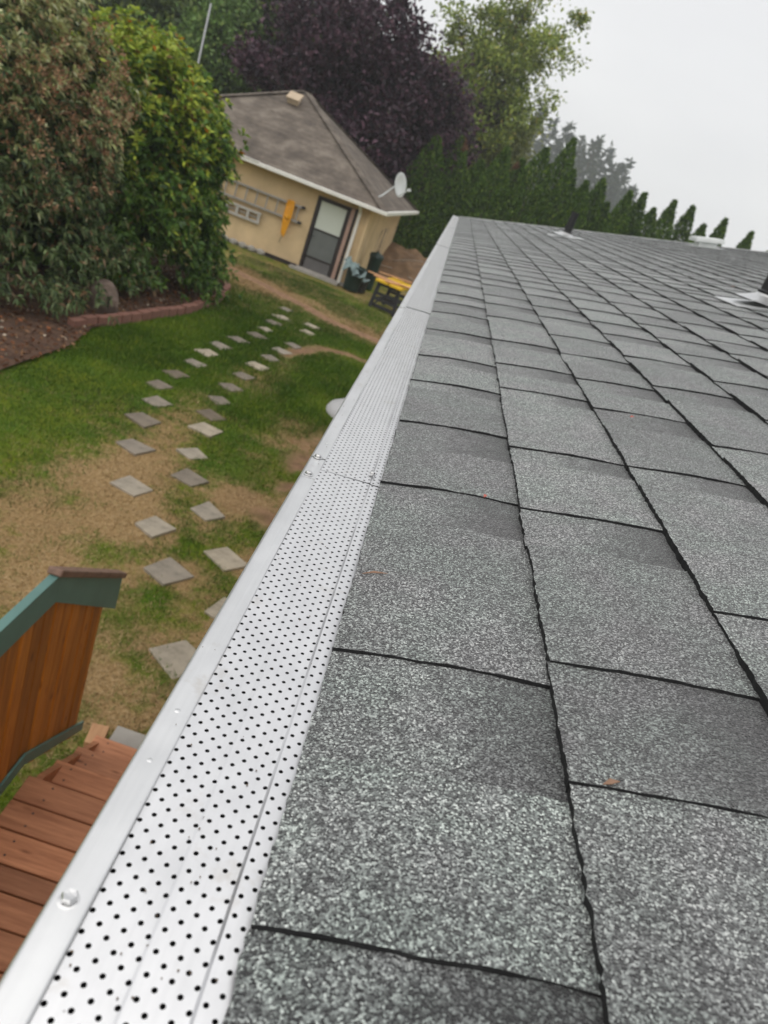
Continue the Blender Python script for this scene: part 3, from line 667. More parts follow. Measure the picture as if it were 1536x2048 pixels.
for bo in [c for c in porch.children if c.name.startswith(('deck_board', 'tread_board'))]:
    if bo.location.y + 1.5 < 1.2: continue
    for xs in (-.58, -.08):
        for dy in (-.035, .035):
            if sm is None:
                mb = MB(); mb.lathe([(0, .0012), (.0045, .0012), (.005, 0)], 8); so_ = mb.build('screw_head', M['black_plastic'], bo); sm = so_.data
            else:
                so_ = bpy.data.objects.new('screw_head', sm); COL.objects.link(so_); so_.parent = bo
            so_.location = (xs + rnd.uniform(-.006, .006), dy + rnd.uniform(-.004, .004), .0182)
# slab and block at the foot of the stairs
mb = MB(); mb.box((0, 0, .0), (.62, .20, .05)); tag(mb.build('landing_slab', M['concrete'], loc=(-.55, 3.34, .012), bevel=.006), 'grey concrete slab on the ground at the foot of the stairs', 'slab')
mb = MB(); mb.box((0, 0, .03), (.10, .16, .06)); o = tag(mb.build('wood_block', M['lumber'], loc=(-.93, 3.30, .0), bevel=.003), 'small pale wood block beside the railing at the stair foot', 'wood block'); o.rotation_euler.z = .15

# ------------------------------------------------------------------ stepping stones
left_row = [(-1.23, 5.25), (-1.58, 5.85), (-2.05, 6.42), (-2.39, 7.27), (-2.62, 8.03), (-2.72, 8.67), (-2.91, 9.28), (-2.93, 9.94), (-2.91, 10.68), (-2.95, 11.37), (-2.94, 12.01), (-2.84, 12.76), (-2.71, 13.48), (-2.71, 14.15), (-2.73, 14.84), (-2.71, 15.55), (-2.85, 16.48)]
right_row = [(-.75, 4.28), (-.63, 5.0), (-.87, 5.77), (-1.3, 6.44), (-1.68, 7.02), (-1.85, 7.63), (-1.97, 8.38), (-2.08, 8.92), (-2.15, 9.55), (-2.2, 10.22), (-2.22, 10.94), (-2.18, 11.62), (-2.15, 12.36), (-2.11, 13.06), (-2.04, 13.73), (-2.05, 15.11), (-2.1, 15.77)]
ords = ['nearest', 'second', 'third', 'fourth', 'fifth', 'sixth', 'seventh', 'eighth', 'ninth', 'tenth', 'eleventh', 'twelfth', 'thirteenth', 'fourteenth', 'fifteenth', 'sixteenth', 'farthest']
for side, row in (('left', left_row), ('right', right_row)):
    for q, (x, y) in enumerate(row):
        mb = MB(); a = .285 + rnd.uniform(-.02, .02); b = .285 + rnd.uniform(-.02, .02)
        if side == 'right' and q == 0: a, b = .32, .32
        pts = [(sx * a / 2 + rnd.uniform(-.03, .03), sy * b / 2 + rnd.uniform(-.03, .03), 0) for sx, sy in ((-1, -1), (1, -1), (1, 1), (-1, 1))]
        mb.prism(pts, (0, 0, .05)); z = float((vnoise(np.array([x]), np.array([y]), 5, 1.3, 3)[0] - .5) * .05) - .02
        o = mb.build('stepping_stone', M['paver'], loc=(x, y, z - .030 + rnd.uniform(-.006, .004)), bevel=.008); o.rotation_euler = (rnd.uniform(-.03, .03), rnd.uniform(-.03, .03), R(-26) + rnd.uniform(-.2, .2))
        tag(o, f'{ords[q]} concrete stepping stone from the porch stairs in the {side} row across the lawn', 'stepping stone', 'stepping stones in two rows across the lawn')

# ------------------------------------------------------------------ foliage tools
def leafset(P, axis_, L_, W_, cols, droop=.0, fold=.25):
    """rhombic leaves: base P, direction axis_, returns V, T, C"""
    n = len(P); A = axis_ / (np.linalg.norm(axis_, axis=1, keepdims=True) + 1e-9)
    rv = RNG.normal(size=(n, 3)); S = np.cross(A, rv); S /= np.linalg.norm(S, axis=1, keepdims=True) + 1e-9; Nn = np.cross(S, A)
    L_ = np.broadcast_to(L_, (n,))[:, None]; W_ = np.broadcast_to(W_, (n,))[:, None]
    mid = P + A * L_ * .45; tip = P + A * L_ - np.array([0, 0, 1]) * L_ * droop
    V = np.stack([P, mid + S * W_ * .5 + Nn * W_ * fold, tip, mid - S * W_ * .5 + Nn * W_ * fold], 1).reshape(-1, 3)
    b = np.arange(n)[:, None] * 4; T = np.concatenate([b + [[0, 1, 2]], b + [[0, 2, 3]]], 1).reshape(-1, 3)
    C = np.repeat(np.concatenate([cols, np.ones((n, 1))], 1), 4, 0); return V, T, C
def pal(n, stops, jit=.15):
    """random colours from weighted stops [(weight, rgb)]"""
    w_ = np.array([s[0] for s in stops], float); w_ /= w_.sum(); c = np.array([s[1] for s in stops])
    k = RNG.choice(len(stops), n, p=w_); return np.clip(c[k] * (1 + jit * RNG.normal(size=(n, 1))), .002, .9)
def merge(parts):
    V, T, C, n = [], [], [], 0
    for v, t, c in parts: V.append(v); T.append(t + n); C.append(c); n += len(v)
    return np.concatenate(V), np.concatenate(T), np.concatenate(C)
def crown(name, parts, mat, parent, loc=None):
    V, T, C = merge(parts); me = fast_mesh(name, V, T, {'col': ('FLOAT_COLOR', C)}); return link(name, me, mat, parent, loc)
def limb(mb, a, b, r0, r1, bend=.1, n=6, seg=6):
    a = Vector(a); b = Vector(b); L_ = (b - a).length; o = Vector((rnd.uniform(-1, 1), rnd.uniform(-1, 1), rnd.uniform(.2, 1))) * L_ * bend
    pts = [a.lerp(b, t / seg) + o * math.sin(math.pi * t / seg) for t in range(seg + 1)]
    mb.tube(pts, [r0 + (r1 - r0) * t / seg for t in range(seg + 1)], n); return pts

# ------------------------------------------------------------------ planting bed, edging, shrubs
bedpts = [(-4.95, 16.75), (-4.5, 16.75), (-4.2, 16.45), (-4.02, 15.8), (-3.9, 14.7), (-3.96, 13.4), (-4.12, 12.5), (-4.33, 11.4), (-4.40, 10.4), (-4.22, 9.4), (-4.25, 8.5), (-4.25, 7.7), (-4.6, 6.6), (-6, 6), (-11, 6), (-11.5, 12), (-11, 17.6), (-7, 17.6)]
mb = MB(); mb.poly([(x, y, .03) for x, y in bedpts]); bm = bmesh.new()
o = mb.build('planting_bed', M['soil']); tag(o, 'dark soil bed strewn with fallen leaves under the big shrubs', 'soil', kind='structure')
n = 2600; lx = RNG.uniform(-6.2, -3.9, n); ly = RNG.uniform(7.6, 16.6, n)
bxp = np.interp(ly, [7.7, 8.5, 9.4, 10.4, 11.4, 12.5, 13.4, 14.7, 15.8, 16.5], [-4.2, -4.2, -4.15, -4.4, -4.33, -4.15, -4.0, -3.97, -4.1, -4.4]); kp = lx < bxp; lx, ly = lx[kp], ly[kp]; n = len(lx)
ax = RNG.normal(size=(n, 3)); ax[:, 2] = np.abs(ax[:, 2]) * .3
o = crown('leaf_litter', [leafset(np.stack([lx, ly, np.full(n, .036)], 1), ax, RNG.uniform(.04, .10, n), .04, pal(n, [(5, (.12, .055, .03)), (3, (.25, .14, .075)), (1, (.50, .42, .33)), (1, (.33, .13, .06))]))], M['leaf_dull'], None)
tag(o, 'fallen brown and pale leaves scattered over the planting bed', 'leaf litter', kind='stuff')
edg = tag(empty('bed_edging', (-4.0, 14, 0)), 'curved pinkish brick edging around the planting bed front', 'edging')
ep = [(-4.95, 16.70), (-4.6, 16.66), (-4.3, 16.48), (-4.10, 16.1), (-3.99, 15.5), (-3.90, 14.7), (-3.93, 13.9), (-3.98, 13.2), (-4.10, 12.5), (-4.22, 11.9), (-4.33, 11.3), (-4.48, 10.7), (-4.62, 10.1)]
def resample(pts, step):
    out = []; carry = 0
    for a, b in zip(pts[:-1], pts[1:]):
        a = Vector((*a, 0)); b = Vector((*b, 0)); L_ = (b - a).length; t = carry
        while t < L_: out.append((a.lerp(b, t / L_), (b - a).normalized())); t += step
        carry = t - L_
    return out
for p, d in resample(ep, .27):
    mb = MB(); mb.box((0, 0, 0), (.25, .12, .16)); o = mb.build('brick', M['pink_brick'], edg, bevel=.012)
    o.location = (p.x + 4.0 + rnd.uniform(-.01, .01), p.y - 14, .05 + rnd.uniform(-.012, .012)); o.rotation_euler = (rnd.uniform(-.06, .06), rnd.uniform(-.04, .04), math.atan2(d.y, d.x) + rnd.uniform(-.06, .06))
def rock(name, loc, r, label, mat=None):
    bm = bmesh.new(); bmesh.ops.create_icosphere(bm, subdivisions=3, radius=1)
    for v in bm.verts:
        f = 1 + .35 * (float(vnoise(np.array([v.co.x * 1.3 + loc[0]]), np.array([v.co.y * 1.3 + v.co.z * 2]), 6, 1.2, 3)[0]) - .5)
        v.co = Vector((v.co.x * r[0], v.co.y * r[1], max(v.co.z, -.55) * r[2])) * f
    me = bpy.data.meshes.new(name); bm.to_mesh(me); bm.free(); o = link(name, me, mat or M['boulder'], None, loc); tag(o, label, 'boulder'); return o
rock('boulder', (-4.72, 11.35, .19), (.26, .22, .32), 'brown boulder at the foot of the shrubs behind the edging')

def shrub(name, label, c, rx, ry, h, nwh, nl, Ll, Lw, stops_top, stops_low, lump_seed, flowers=None, droop=.2, upness=.5, mat='leaf'):
    root = tag(empty(name, (c[0], c[1], 0)), label, 'shrub')
    rg = np.random.default_rng(lump_seed)
    # points on a lumpy dome (and some inside)
    u = rg.normal(size=(nwh, 3)); u /= np.linalg.norm(u, axis=1, keepdims=True); u[:, 2] = np.where(u[:, 2] < -.72, -u[:, 2], u[:, 2])
    az = np.arctan2(u[:, 1], u[:, 0]); el = np.arcsin(np.clip(u[:, 2], -1, 1))
    lump = vnoise(az * 1.6 + 10, el * 2.2 + 5, lump_seed, 1.25, 3); lump2 = vnoise(az * 5 + 3, el * 6, lump_seed + 4, 1.2, 2)
    rr = (.74 + .40 * lump + .16 * (lump2 - .5)) * np.where(rg.random(nwh) < .22, rg.uniform(.55, .95, nwh), rg.uniform(.93, 1.04, nwh))
    ncl = max(60, nwh // 13); ci_ = rg.integers(0, ncl, nwh); uc = u[:ncl]; u = uc[ci_] + rg.normal(size=(nwh, 3)) * .085; u /= np.linalg.norm(u, axis=1, keepdims=True); rr = rr[:ncl][ci_] * (1 + rg.normal(size=nwh) * .06)
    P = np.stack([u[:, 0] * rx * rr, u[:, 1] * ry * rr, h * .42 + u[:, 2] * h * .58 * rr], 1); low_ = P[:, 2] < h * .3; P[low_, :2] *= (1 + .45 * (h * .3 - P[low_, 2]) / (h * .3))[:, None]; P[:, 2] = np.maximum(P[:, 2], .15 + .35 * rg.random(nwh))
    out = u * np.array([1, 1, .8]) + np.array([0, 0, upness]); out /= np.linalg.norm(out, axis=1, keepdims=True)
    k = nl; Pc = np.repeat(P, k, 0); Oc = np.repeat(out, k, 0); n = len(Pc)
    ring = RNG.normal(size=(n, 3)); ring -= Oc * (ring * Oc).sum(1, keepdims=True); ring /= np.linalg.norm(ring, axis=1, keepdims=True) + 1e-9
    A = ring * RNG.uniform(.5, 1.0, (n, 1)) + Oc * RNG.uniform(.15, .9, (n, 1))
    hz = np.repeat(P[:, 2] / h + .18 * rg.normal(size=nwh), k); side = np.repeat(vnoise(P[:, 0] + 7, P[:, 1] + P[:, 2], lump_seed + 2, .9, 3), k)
    topf = np.clip((hz - .45) * 2.2 + (side - .5) * 1.6, 0, 1)[:, None]  # paler palette towards the top puts sunlit brightness into the leaf colour
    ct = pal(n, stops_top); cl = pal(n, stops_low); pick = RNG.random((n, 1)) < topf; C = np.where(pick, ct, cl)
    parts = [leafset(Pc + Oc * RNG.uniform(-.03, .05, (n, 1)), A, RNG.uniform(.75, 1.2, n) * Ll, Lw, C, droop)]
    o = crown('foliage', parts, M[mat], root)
    if flowers:
        fs, frac, FL, stops = flowers; sel = (rg.random(nwh) < frac * np.clip((P[:, 2] / h - .25) * 2.5, .05, 1) * (vnoise(P[:, 0] + P[:, 1], P[:, 2] + 3, lump_seed + 7, 1.1, 3) > .45)); Pf = np.repeat(P[sel] + out[sel] * .10, fs, 0); n2 = len(Pf)
        Af = RNG.normal(size=(n2, 3)) * .8 + np.repeat(out[sel], fs, 0)
        crown('seed_cluster', [leafset(Pf + RNG.normal(0, .035, (n2, 3)), Af, FL, FL * .5, pal(n2, stops))], M['leaf_dull'], root)
    mb = MB()
    for q in range(12):
        a = rg.uniform(0, 2 * math.pi); e = (math.cos(a) * rx * .55, math.sin(a) * ry * .55, h * rg.uniform(.45, .75)); limb(mb, (math.cos(a) * .25, math.sin(a) * .25, 0), e, .05, .012, .12)
    mb.build('stems', M['bark'], root, smooth=True)
    # twiggy mass that makes the inside opaque and dark
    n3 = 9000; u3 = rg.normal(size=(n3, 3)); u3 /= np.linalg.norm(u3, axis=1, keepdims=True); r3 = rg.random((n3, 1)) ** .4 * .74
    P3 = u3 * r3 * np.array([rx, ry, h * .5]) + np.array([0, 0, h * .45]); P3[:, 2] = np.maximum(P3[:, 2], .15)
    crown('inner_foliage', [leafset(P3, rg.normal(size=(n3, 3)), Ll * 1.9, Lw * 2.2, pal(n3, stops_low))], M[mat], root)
    return root
shrub('rhododendron_bush', 'rounded green rhododendron with yellow green top nearer the tan shed', (-6.0, 14.3), 1.85, 1.95, 3.95, 5200, 9, .15, .055,
      [(5, (.36, .44, .055)), (3, (.48, .56, .07)), (4, (.19, .29, .045)), (1.2, (.26, .17, .045)), (.12, (.60, .19, .01))], [(5, (.095, .19, .036)), (3, (.16, .26, .045)), (2, (.040, .085, .022)), (.6, (.20, .15, .05))], 31, upness=.6)
shrub('pieris_bush', 'huge grey green shrub with reddish brown seed clusters at the left edge', (-7.5, 11.2), 2.5, 2.4, 4.5, 9800, 9, .115, .036,
      [(5, (.43, .45, .20)), (3, (.31, .33, .13)), (2, (.60, .61, .37)), (1.6, (.42, .28, .15))], [(5, (.12, .185, .070)), (3, (.21, .265, .115)), (2, (.034, .058, .027)), (.9, (.28, .18, .10))], 47,
      flowers=(16, .62, .055, [(4, (.38, .21, .12)), (3, (.50, .32, .20)), (2, (.28, .17, .10)), (.08, (.50, .08, .06))]), droop=.35, upness=.35)

# ------------------------------------------------------------------ tan outbuilding
SA = R(-3.0); A0 = Vector((-3.8427, 22.3134, 0))       # foot of the door's left jamb
d1 = Vector((math.cos(SA), math.sin(SA), 0))
shed = tag(empty('shed', A0, SA), 'tan stucco shed with brown hip roof and white gutter', 'shed')
# local frame: x along the wall to the right, y away from the camera, z up
OV = .45; EZ = 2.33; DEP = 8.0; XR = 1.95 - OV; XL = -5.75
cx0, cx1, cy0, cy1 = XL - OV, XR + OV, -OV, DEP - OV
mb = MB(); mb.prism([(XL, 0, .06), (0.0, 0, .06), (0.0, 0, 2.3), (XL, 0, 2.3)], (0, .15, 0)); mb.prism([(1.0, 0, .06), (XR, 0, .06), (XR, 0, 2.3), (1.0, 0, 2.3)], (0, .15, 0)); mb.box((.5, .075, 2.19), (1.0, .15, .22))
mb.build('front_wall', M['stucco'], shed)
mb = MB(); mb.box((XR - .075, (DEP - 2 * OV + .15) / 2, 1.18), (.15, DEP - 2 * OV - .15, 2.24)); mb.build('side_wall', M['stucco'], shed)
mb = MB(); mb.box(((XL + XR) / 2, DEP - 2 * OV + .0, 1.18), (XR - XL, .15, 2.24)); mb.build('back_wall', M['stucco'], shed)
mb = MB(); mb.box((XL + .075, (DEP - 2 * OV) / 2, 1.18), (.15, DEP - 2 * OV - .16, 2.24)); mb.build('left_wall', M['stucco'], shed)
mb = MB(); mb.box(((XL + XR) / 2, (DEP - 2 * OV) / 2, .03), (XR - XL + .12, DEP - 2 * OV + .14, .1)); mb.box((.55, -.18, .015), (1.5, .3, .08)); mb.build('foundation', M['concrete'], shed, bevel=.01)
rise = 2.18; hx = DEP / 2
c00 = (cx0, cy0, EZ); c10 = (cx1, cy0, EZ); c11 = (cx1, cy1, EZ); c01 = (cx0, cy1, EZ); r0 = (cx0 + hx, DEP / 2 - OV, EZ + rise); r1 = (cx1 - hx, DEP / 2 - OV, EZ + rise)
mb = MB()
for ply in ((c00, c10, r1, r0), (c10, c11, r1), (c11, c01, r0, r1), (c01, c00, r0)): mb.poly(ply)
mb.poly([(x, y, z - .06) for x, y, z in (c00, c01, c11, c10)])
rf = mb.build('shed_roof', M['shed_roof'], shed)
for a, b in ((c10, r1), (c11, r1), (c00, r0), (c01, r0), (r0, r1)):
    mb = MB(); a = Vector(a); b = Vector(b); n_ = int((b - a).length / .28)
    for q in range(n_): p0 = a.lerp(b, q / n_); p1 = a.lerp(b, (q + 1.08) / n_ if q < n_ - 1 else 1); mb.beam(p0 + Vector((0, 0, .012)), p1 + Vector((0, 0, .02)), .24, .018)
    mb.build('hip_cap', M['shed_roof'], rf)
def gut(a, b, out_, name, parent):
    mb = MB(); mb.beam(Vector(a) + Vector(out_) * .06 + Vector((0, 0, -.045)), Vector(b) + Vector(out_) * .06 + Vector((0, 0, -.045)), .11, .10); return mb.build(name, M['white_paint'], parent, bevel=.012)
gut((cx0, cy0, EZ), (cx1 + .11, cy0, EZ), (0, -1, 0), 'eave_gutter', shed); gut((cx1, cy0 + .01, EZ), (cx1, cy1, EZ), (1, 0, 0), 'eave_gutter', shed)
mb = MB(); mb.beam((-7, cy0 - .07, EZ + .012), (-1.7, cy0 - .07, EZ + .012), .14, .012); mb.build('gutter_cover', M['white_paint'], shed)
mb = MB(); mb.box(((cx0 + cx1) / 2, cy0 / 2, EZ - .09), (cx1 - cx0 - .1, OV - .02, .015)); mb.box(((cx1 + XR) / 2, (cy0 + cy1) / 2 + .25, EZ - .091), (OV - .02, DEP - .6, .015)); mb.build('soffit', M['stucco'], shed)
mb = MB(); mb.beam((1.27, -.09, .04), (1.27, -.09, 2.06), .085, .065, (0, 1, 0)); mb.beam((1.27, -.09, 2.04), (1.27, -.43, 2.24), .085, .065, (1, 0, 0)); mb.build('downspout', M['white_paint'], shed, bevel=.01)
mb = MB(); mb.box((XR + .02, -.02, 1.1), (.08, .08, 2.1)); mb.build('corner_trim', M['stucco'], shed)
door = empty('door', (0, 0, 0), parent=shed)
mb = MB(); mb.box((.045, .02, 1.06), (.09, .12, 2.0)); mb.box((.955, .02, 1.06), (.09, .12, 2.0)); mb.box((.5, .021, 2.03), (1.0, .122, .10)); mb.build('frame', M['dark_frame'], door, bevel=.006)
mb = MB(); mb.box((.5, .05, 1.02), (.82, .04, 1.92)); mb.build('leaf_panel', M['dark_frame'], door)
mb = MB(); mb.box((.5, .02, 1.60), (.76, .02, .76)); mb.build('glass_pane', M['glass'], door)
mb = MB(); mb.box((.5, .018, .81), (.76, .02, .74)); mb.build('screen', M['screen'], door)
mb = MB(); mb.box((.5, .016, .24), (.76, .02, .30)); mb.build('kick_panel', M['kick'], door)
for z in (1.20, .42): 
    mb = MB(); mb.box((.5, .006, z), (.80, .03, .045)); mb.build('rail', M['dark_frame'], door)
mb = MB(); mb.tube([(.14, -.0, 1.0), (.14, -.05, 1.0), (.20, -.055, 1.0)], .012); mb.build('handle', M['black_plastic'], door)
mb = MB(); mb.box((1.055, -.012, 1.08), (.10, .05, 2.04)); mb.build('trim_or_gap_strip', M['pink_trim'], shed)
mb = MB(); mb.box((1.15, -.008, 1.08), (.07, .04, 2.04)); mb.build('trim_or_gap_strip', M['dark_frame'], shed)  # dark strip painted in for the shaded gap before the downspout
# low timber and stones along the wall foot
mb = MB(); mb.beam((-.05, -.10, .06), (-1.0, -.14, .07), .08, .08); tag(mb.build('timber', M['dark_frame'], loc=A0), 'dark timber lying along the shed wall beside the door', 'timber').rotation_euler.z = SA
for q in range(7):
    x = -1.15 - q * .28; p = A0 + d1 * x + Vector((0, -.17, .05)); o = rock('edging_stone', p, (.13, .09, .09), f'{["first","second","third","fourth","fifth","sixth","seventh"][q]} pale stone left of the shed door along the wall foot', M['concrete']); o['category'] = 'stone'; o['group'] = 'stones along the shed wall'
# roof vent on the shed
fs = math.atan2(rise, hx); 
mb = MB(); mb.box((0, 0, .09), (.34, .34, .16)); mb.box((0, 0, .185), (.42, .42, .05)); vx_, vy_ = cx1 - hx - .12, DEP / 2 - OV - .75
o = mb.build('box_vent', M['vent_tan'], shed, bevel=.01); o.location = (vx_, vy_, EZ + rise - .75 * rise / hx); o.rotation_euler = (fs, 0, 0)
# satellite dish on the right hip
dish = tag(empty('satellite_dish', A0), 'pale grey satellite dish on the right corner of the shed roof', 'satellite dish'); dish.rotation_euler.z = SA
dp = Vector((cx1 - .42, cy0 + .62, EZ + .22)); dc = dp + Vector((.42, .35, .52)); ax_ = Vector((.90, -.40, .25)).normalized(); Mq = ax_.to_track_quat('Z', 'Y').to_matrix()
mb = MB(); mb.lathe([(0, 0), (.12, .008), (.22, .03), (.32, .065), (.325, .07), (.315, .075), (.22, .045), (.1, .02), (0, .012)], 28, dc, Mq); mb.build('reflector', M['dish'], dish, smooth=True)
mb = MB(); mb.tube([dp, dp + Vector((.12, .1, .12)), dc - ax_ * .05], .022); mb.build('mast', M['dish'], dish, smooth=True)
mb = MB(); mb.tube([dc - Mq @ Vector((0, .3, -.03)), dc + ax_ * .36 - Mq @ Vector((0, .12, 0))], .014); mb.box(dc + ax_ * .36 - Mq @ Vector((0, .12, 0)), (.07, .07, .09), Mq); mb.build('feed_arm', M['dish'], dish)
mb = MB(); mb.box(dp + Vector((-.08, -.05, -.02)), (.12, .08, .16)); mb.build('foot', M['orange'], dish, bevel=.01)

# ladders and cord hung on the shed wall
def hung(name, label, cat, x, z, y=-.08):
    o = tag(empty(name, A0 + d1 * x + Vector((0, y, z))), label, cat); o.rotation_euler.z = SA; return o
l1 = hung('ladder', 'long grey aluminium ladder hung flat on the shed wall, upper of two', 'ladder', -2.3, 1.4, -.1)
for z in (-.205, .205): MB().box((0, 0, z), (3.9, .07, .055)).build('side_rail', M['alu_dull'], l1, bevel=.006)
for q in range(13): MB().box((-1.86 + q * .31, 0, 0), (.035, .035, .37)).build('rung', M['alu_dull'], l1)
for z in (-.20, .22): MB().box((1.99, .0, z), (.10, .09, .075)).build('rubber_foot', M['black_plastic'], l1, bevel=.01)
l2 = hung('step_ladder', 'shorter pale ladder hung below the long one on the shed wall', 'ladder', -2.3, .90, -.09)
for z in (-.125, .125): MB().box((0, 0, z), (1.75, .06, .065)).build('side_rail', M['alu_pale'], l2, bevel=.006)
for q in range(6): MB().box((-.82 + q * .328, 0, 0), (.075, .05, .19)).build('step', M['alu_pale'], l2)
for q in range(5):
    MB().box((-.66 + q * .328, .03, 0), (.25, .012, .03)).build('brace', M['alu_dull'], l2)
cordo = hung('yellow_cord_hank', 'bright yellow extension cord hank hanging over the long ladder', 'cord', -.67, 1.66, -.17)
mb = MB()
for q in range(11):
    xo = rnd.uniform(-.06, .06); L_ = rnd.uniform(.85, 1.0); ww = rnd.uniform(.02, .05)
    pts = [(xo - ww, rnd.uniform(-.03, .03), 0), (xo - ww * 1.2, 0, -L_ * .5), (xo * .7 - ww * .6, 0, -L_ * .93), (xo * .7, 0, -L_), (xo * .7 + ww * .6, 0, -L_ * .93), (xo + ww * 1.2, .01, -L_ * .5), (xo + ww, 0, 0), (xo, 0, .035), (xo - ww, .01, 0)]
    mb.tube(pts, .013, 6)
mb.build('cord_loop', M['yellow_cord'], cordo, smooth=True)
mb = MB(); mb.lathe([(.055, -.05), (.07, -.03), (.07, .03), (.055, .05)], 12, (0, -.0, -.42)); mb.build('cord_wrap', M['yellow_cord'], cordo, smooth=True)
mb = MB(); mb.tube([(.0, 0, -.98), (-.04, 0, -1.08), (-.03, 0, -1.16)], .008, 5); mb.build('plug_end', M['black_plastic'], cordo)

# bins and buckets right of the door, workbench, debris
def barrel(name, loc, r, h, mat, label, cat, lid=None):
    o = tag(empty(name, loc), label, cat); MB().lathe([(r * .82, 0), (r * .86, .02), (r * .97, h * .9), (r * 1.04, h * .92), (r * 1.04, h), (r * .95, h), (r * .80, .05), (0, .04)], 22).build('body', mat, o, smooth=True)
    MB().lathe([(0, 0), (r * .8, 0), (r * .8, .005), (0, .006)], 22).build('bottom', mat, o)
    if lid: MB().lathe([(r * 1.08, -.04), (r * 1.1, .0), (r * .9, .06), (r * .35, .09), (.05, .10), (.05, .13), (0, .135)], 22).build('lid', lid, o, loc=(0, 0, h), smooth=True)
    return o
barrel('garbage_can', (-2.18, 22.05, 0), .27, .68, M['green_plastic'], 'dark green open tub standing beside the white downspout', 'tub')
barrel('bucket', (-1.95, 22.3, 0), .2, .42, M['black_plastic'], 'black bucket between the dark tub and the workbench', 'bucket')
o = barrel('tall_bin', (-1.86, 23.4, 0), .2, 1.0, M['green_plastic'], 'tall narrow dark green bin against the shed side wall', 'bin', M['green_plastic'])
for q, (x, y, z, s_, rz) in enumerate(((-2.3, 21.78, .60, .24, .4), (-1.98, 21.95, .42, .2, 1.0))):
    bm = bmesh.new(); bmesh.ops.create_grid(bm, x_segments=10, y_segments=10, size=s_)
    for v in bm.verts: v.co.z = .10 * math.sin(v.co.x * 17 + q) * math.cos(v.co.y * 14) + .04 * math.sin(v.co.x * 40) - .9 * (v.co.x ** 2 + v.co.y ** 2)
    me = bpy.data.meshes.new('crumpled_sheet'); bm.to_mesh(me); bm.free(); o = link('crumpled_sheet', me, M['blue_tarp'], None, (x, y, z + .12), True); o.rotation_euler = (.5, .2, rz)
    md = o.modifiers.new('solid', 'SOLIDIFY'); md.thickness = .004
    tag(o, ['crumpled pale blue sheet on the dark tub by the downspout', 'crumpled pale blue sheet over the black bucket'][q], 'sheet')
wb = tag(empty('workbench', (-1.05, 20.45, 0), R(-14)), 'black plastic folding workbench with bright yellow top near the gutter', 'workbench')
for yy in (0, 1.15):
    for xx in (-.32, .32): MB().beam((xx * 1.12, yy, 0), (xx * .9, yy, .72), .09, .07, (0, 1, 0)).build('leg', M['black_plastic'], wb, bevel=.01)
    for z in (.10, .27, .42): MB().box((0, yy, z), (.60, .05, .08)).build('crossbar', M['black_plastic'], wb, bevel=.008)
    MB().box((0, yy, .68), (.66, .07, .08)).build('head_bar', M['black_plastic'], wb, bevel=.008)
    MB().beam((-.28, yy, .12), (.0, yy, .42), .04, .05, (0, 1, 0)).build('brace', M['black_plastic'], wb)
for xx in (-.2, .2): MB().box((xx, .575, .755), (.36, 1.5, .06)).build('top_board', M['yellow'], wb, bevel=.008)
MB().box((.0, .575, .30), (.55, 1.1, .02)).build('shelf', M['black_plastic'], wb)
for q, (a, b, wd_, lab) in enumerate((((-1.75, 20.9, .82), (-.15, 20.35, .84), .10, 'long orange board lying across the near edge of the workbench'), ((-1.5, 21.5, .83), (-.55, 21.55, .86), .09, 'short pale board at the back of the yellow workbench top'), ((-1.2, 20.35, .815), (-.3, 20.9, .815), .12, 'angled board crossing the workbench towards the gutter'), ((-1.55, 20.72, .80), (-1.1, 20.55, .80), .10, 'offcut of pale lumber at the left corner of the workbench'))):
    a = Vector(a); b = Vector(b); mb = MB(); mb.box((0, 0, 0), (wd_, (b - a).length, .03)); o = mb.build('lumber_board', M['lumber'], bevel=.003); o.location = (a + b) / 2; o.rotation_euler = (b - a).to_track_quat('Y', 'Z').to_euler()
    tag(o, lab, 'board', 'lumber on the workbench')
# dirt mound
bm = bmesh.new(); bmesh.ops.create_grid(bm, x_segments=70, y_segments=50, size=1)
for v in bm.verts:
    x, y = v.co.x * 3.4, v.co.y * 2.4; r = math.hypot(v.co.x, v.co.y)
    h = max(0, 1 - r * r) ** .9 * .95; n_ = float(vnoise(np.array([x + 30]), np.array([y + 9]), 3, 1.2, 4)[0]) - .4
    v.co = Vector((x, y, h * (1 + .9 * n_) - .05))
me = bpy.data.meshes.new('dirt_mound'); bm.to_mesh(me); bm.free(); o = link('dirt_mound', me, M['dirt'], None, (-1.0, 29.0, 0), True); tag(o, 'brown heap of dirt and debris behind the shed corner', 'dirt heap')
for q, (a, b) in enumerate((((-1.6, 27.2, .62), (-.55, 27.0, .98)), ((-2.4, 27.0, .3), (-1.5, 26.9, .42)), ((-.9, 26.9, .35), (-.2, 26.7, .25)))):
    mb = MB(); limb(mb, a, b, .03, .02, .05); o = mb.build('stick', M['wood_grey'], smooth=True); tag(o, ['pale stick poking up from the middle of the dirt heap', 'grey branch at the left foot of the dirt heap', 'short stick at the right foot of the dirt heap'][q], 'stick')
# dry vines on the shed side wall
vr = tag(empty('dry_vine', (-1.95, 24.0, 0)), 'thin dry brown vine climbing the right side wall of the shed', 'vine'); mb = MB()
for q in range(7):
    y0 = rnd.uniform(-.8, .8); mb.tube([(.0 + .06 * rnd.random() + .052 * y0, y0 + rnd.uniform(-.1, .1) * z_, z_ * 2.0 * rnd.uniform(.96, 1)) for z_ in (0, .25, .5, .75, .9)], .008, 5)
mb.build('stems', M['wood_grey'], vr)
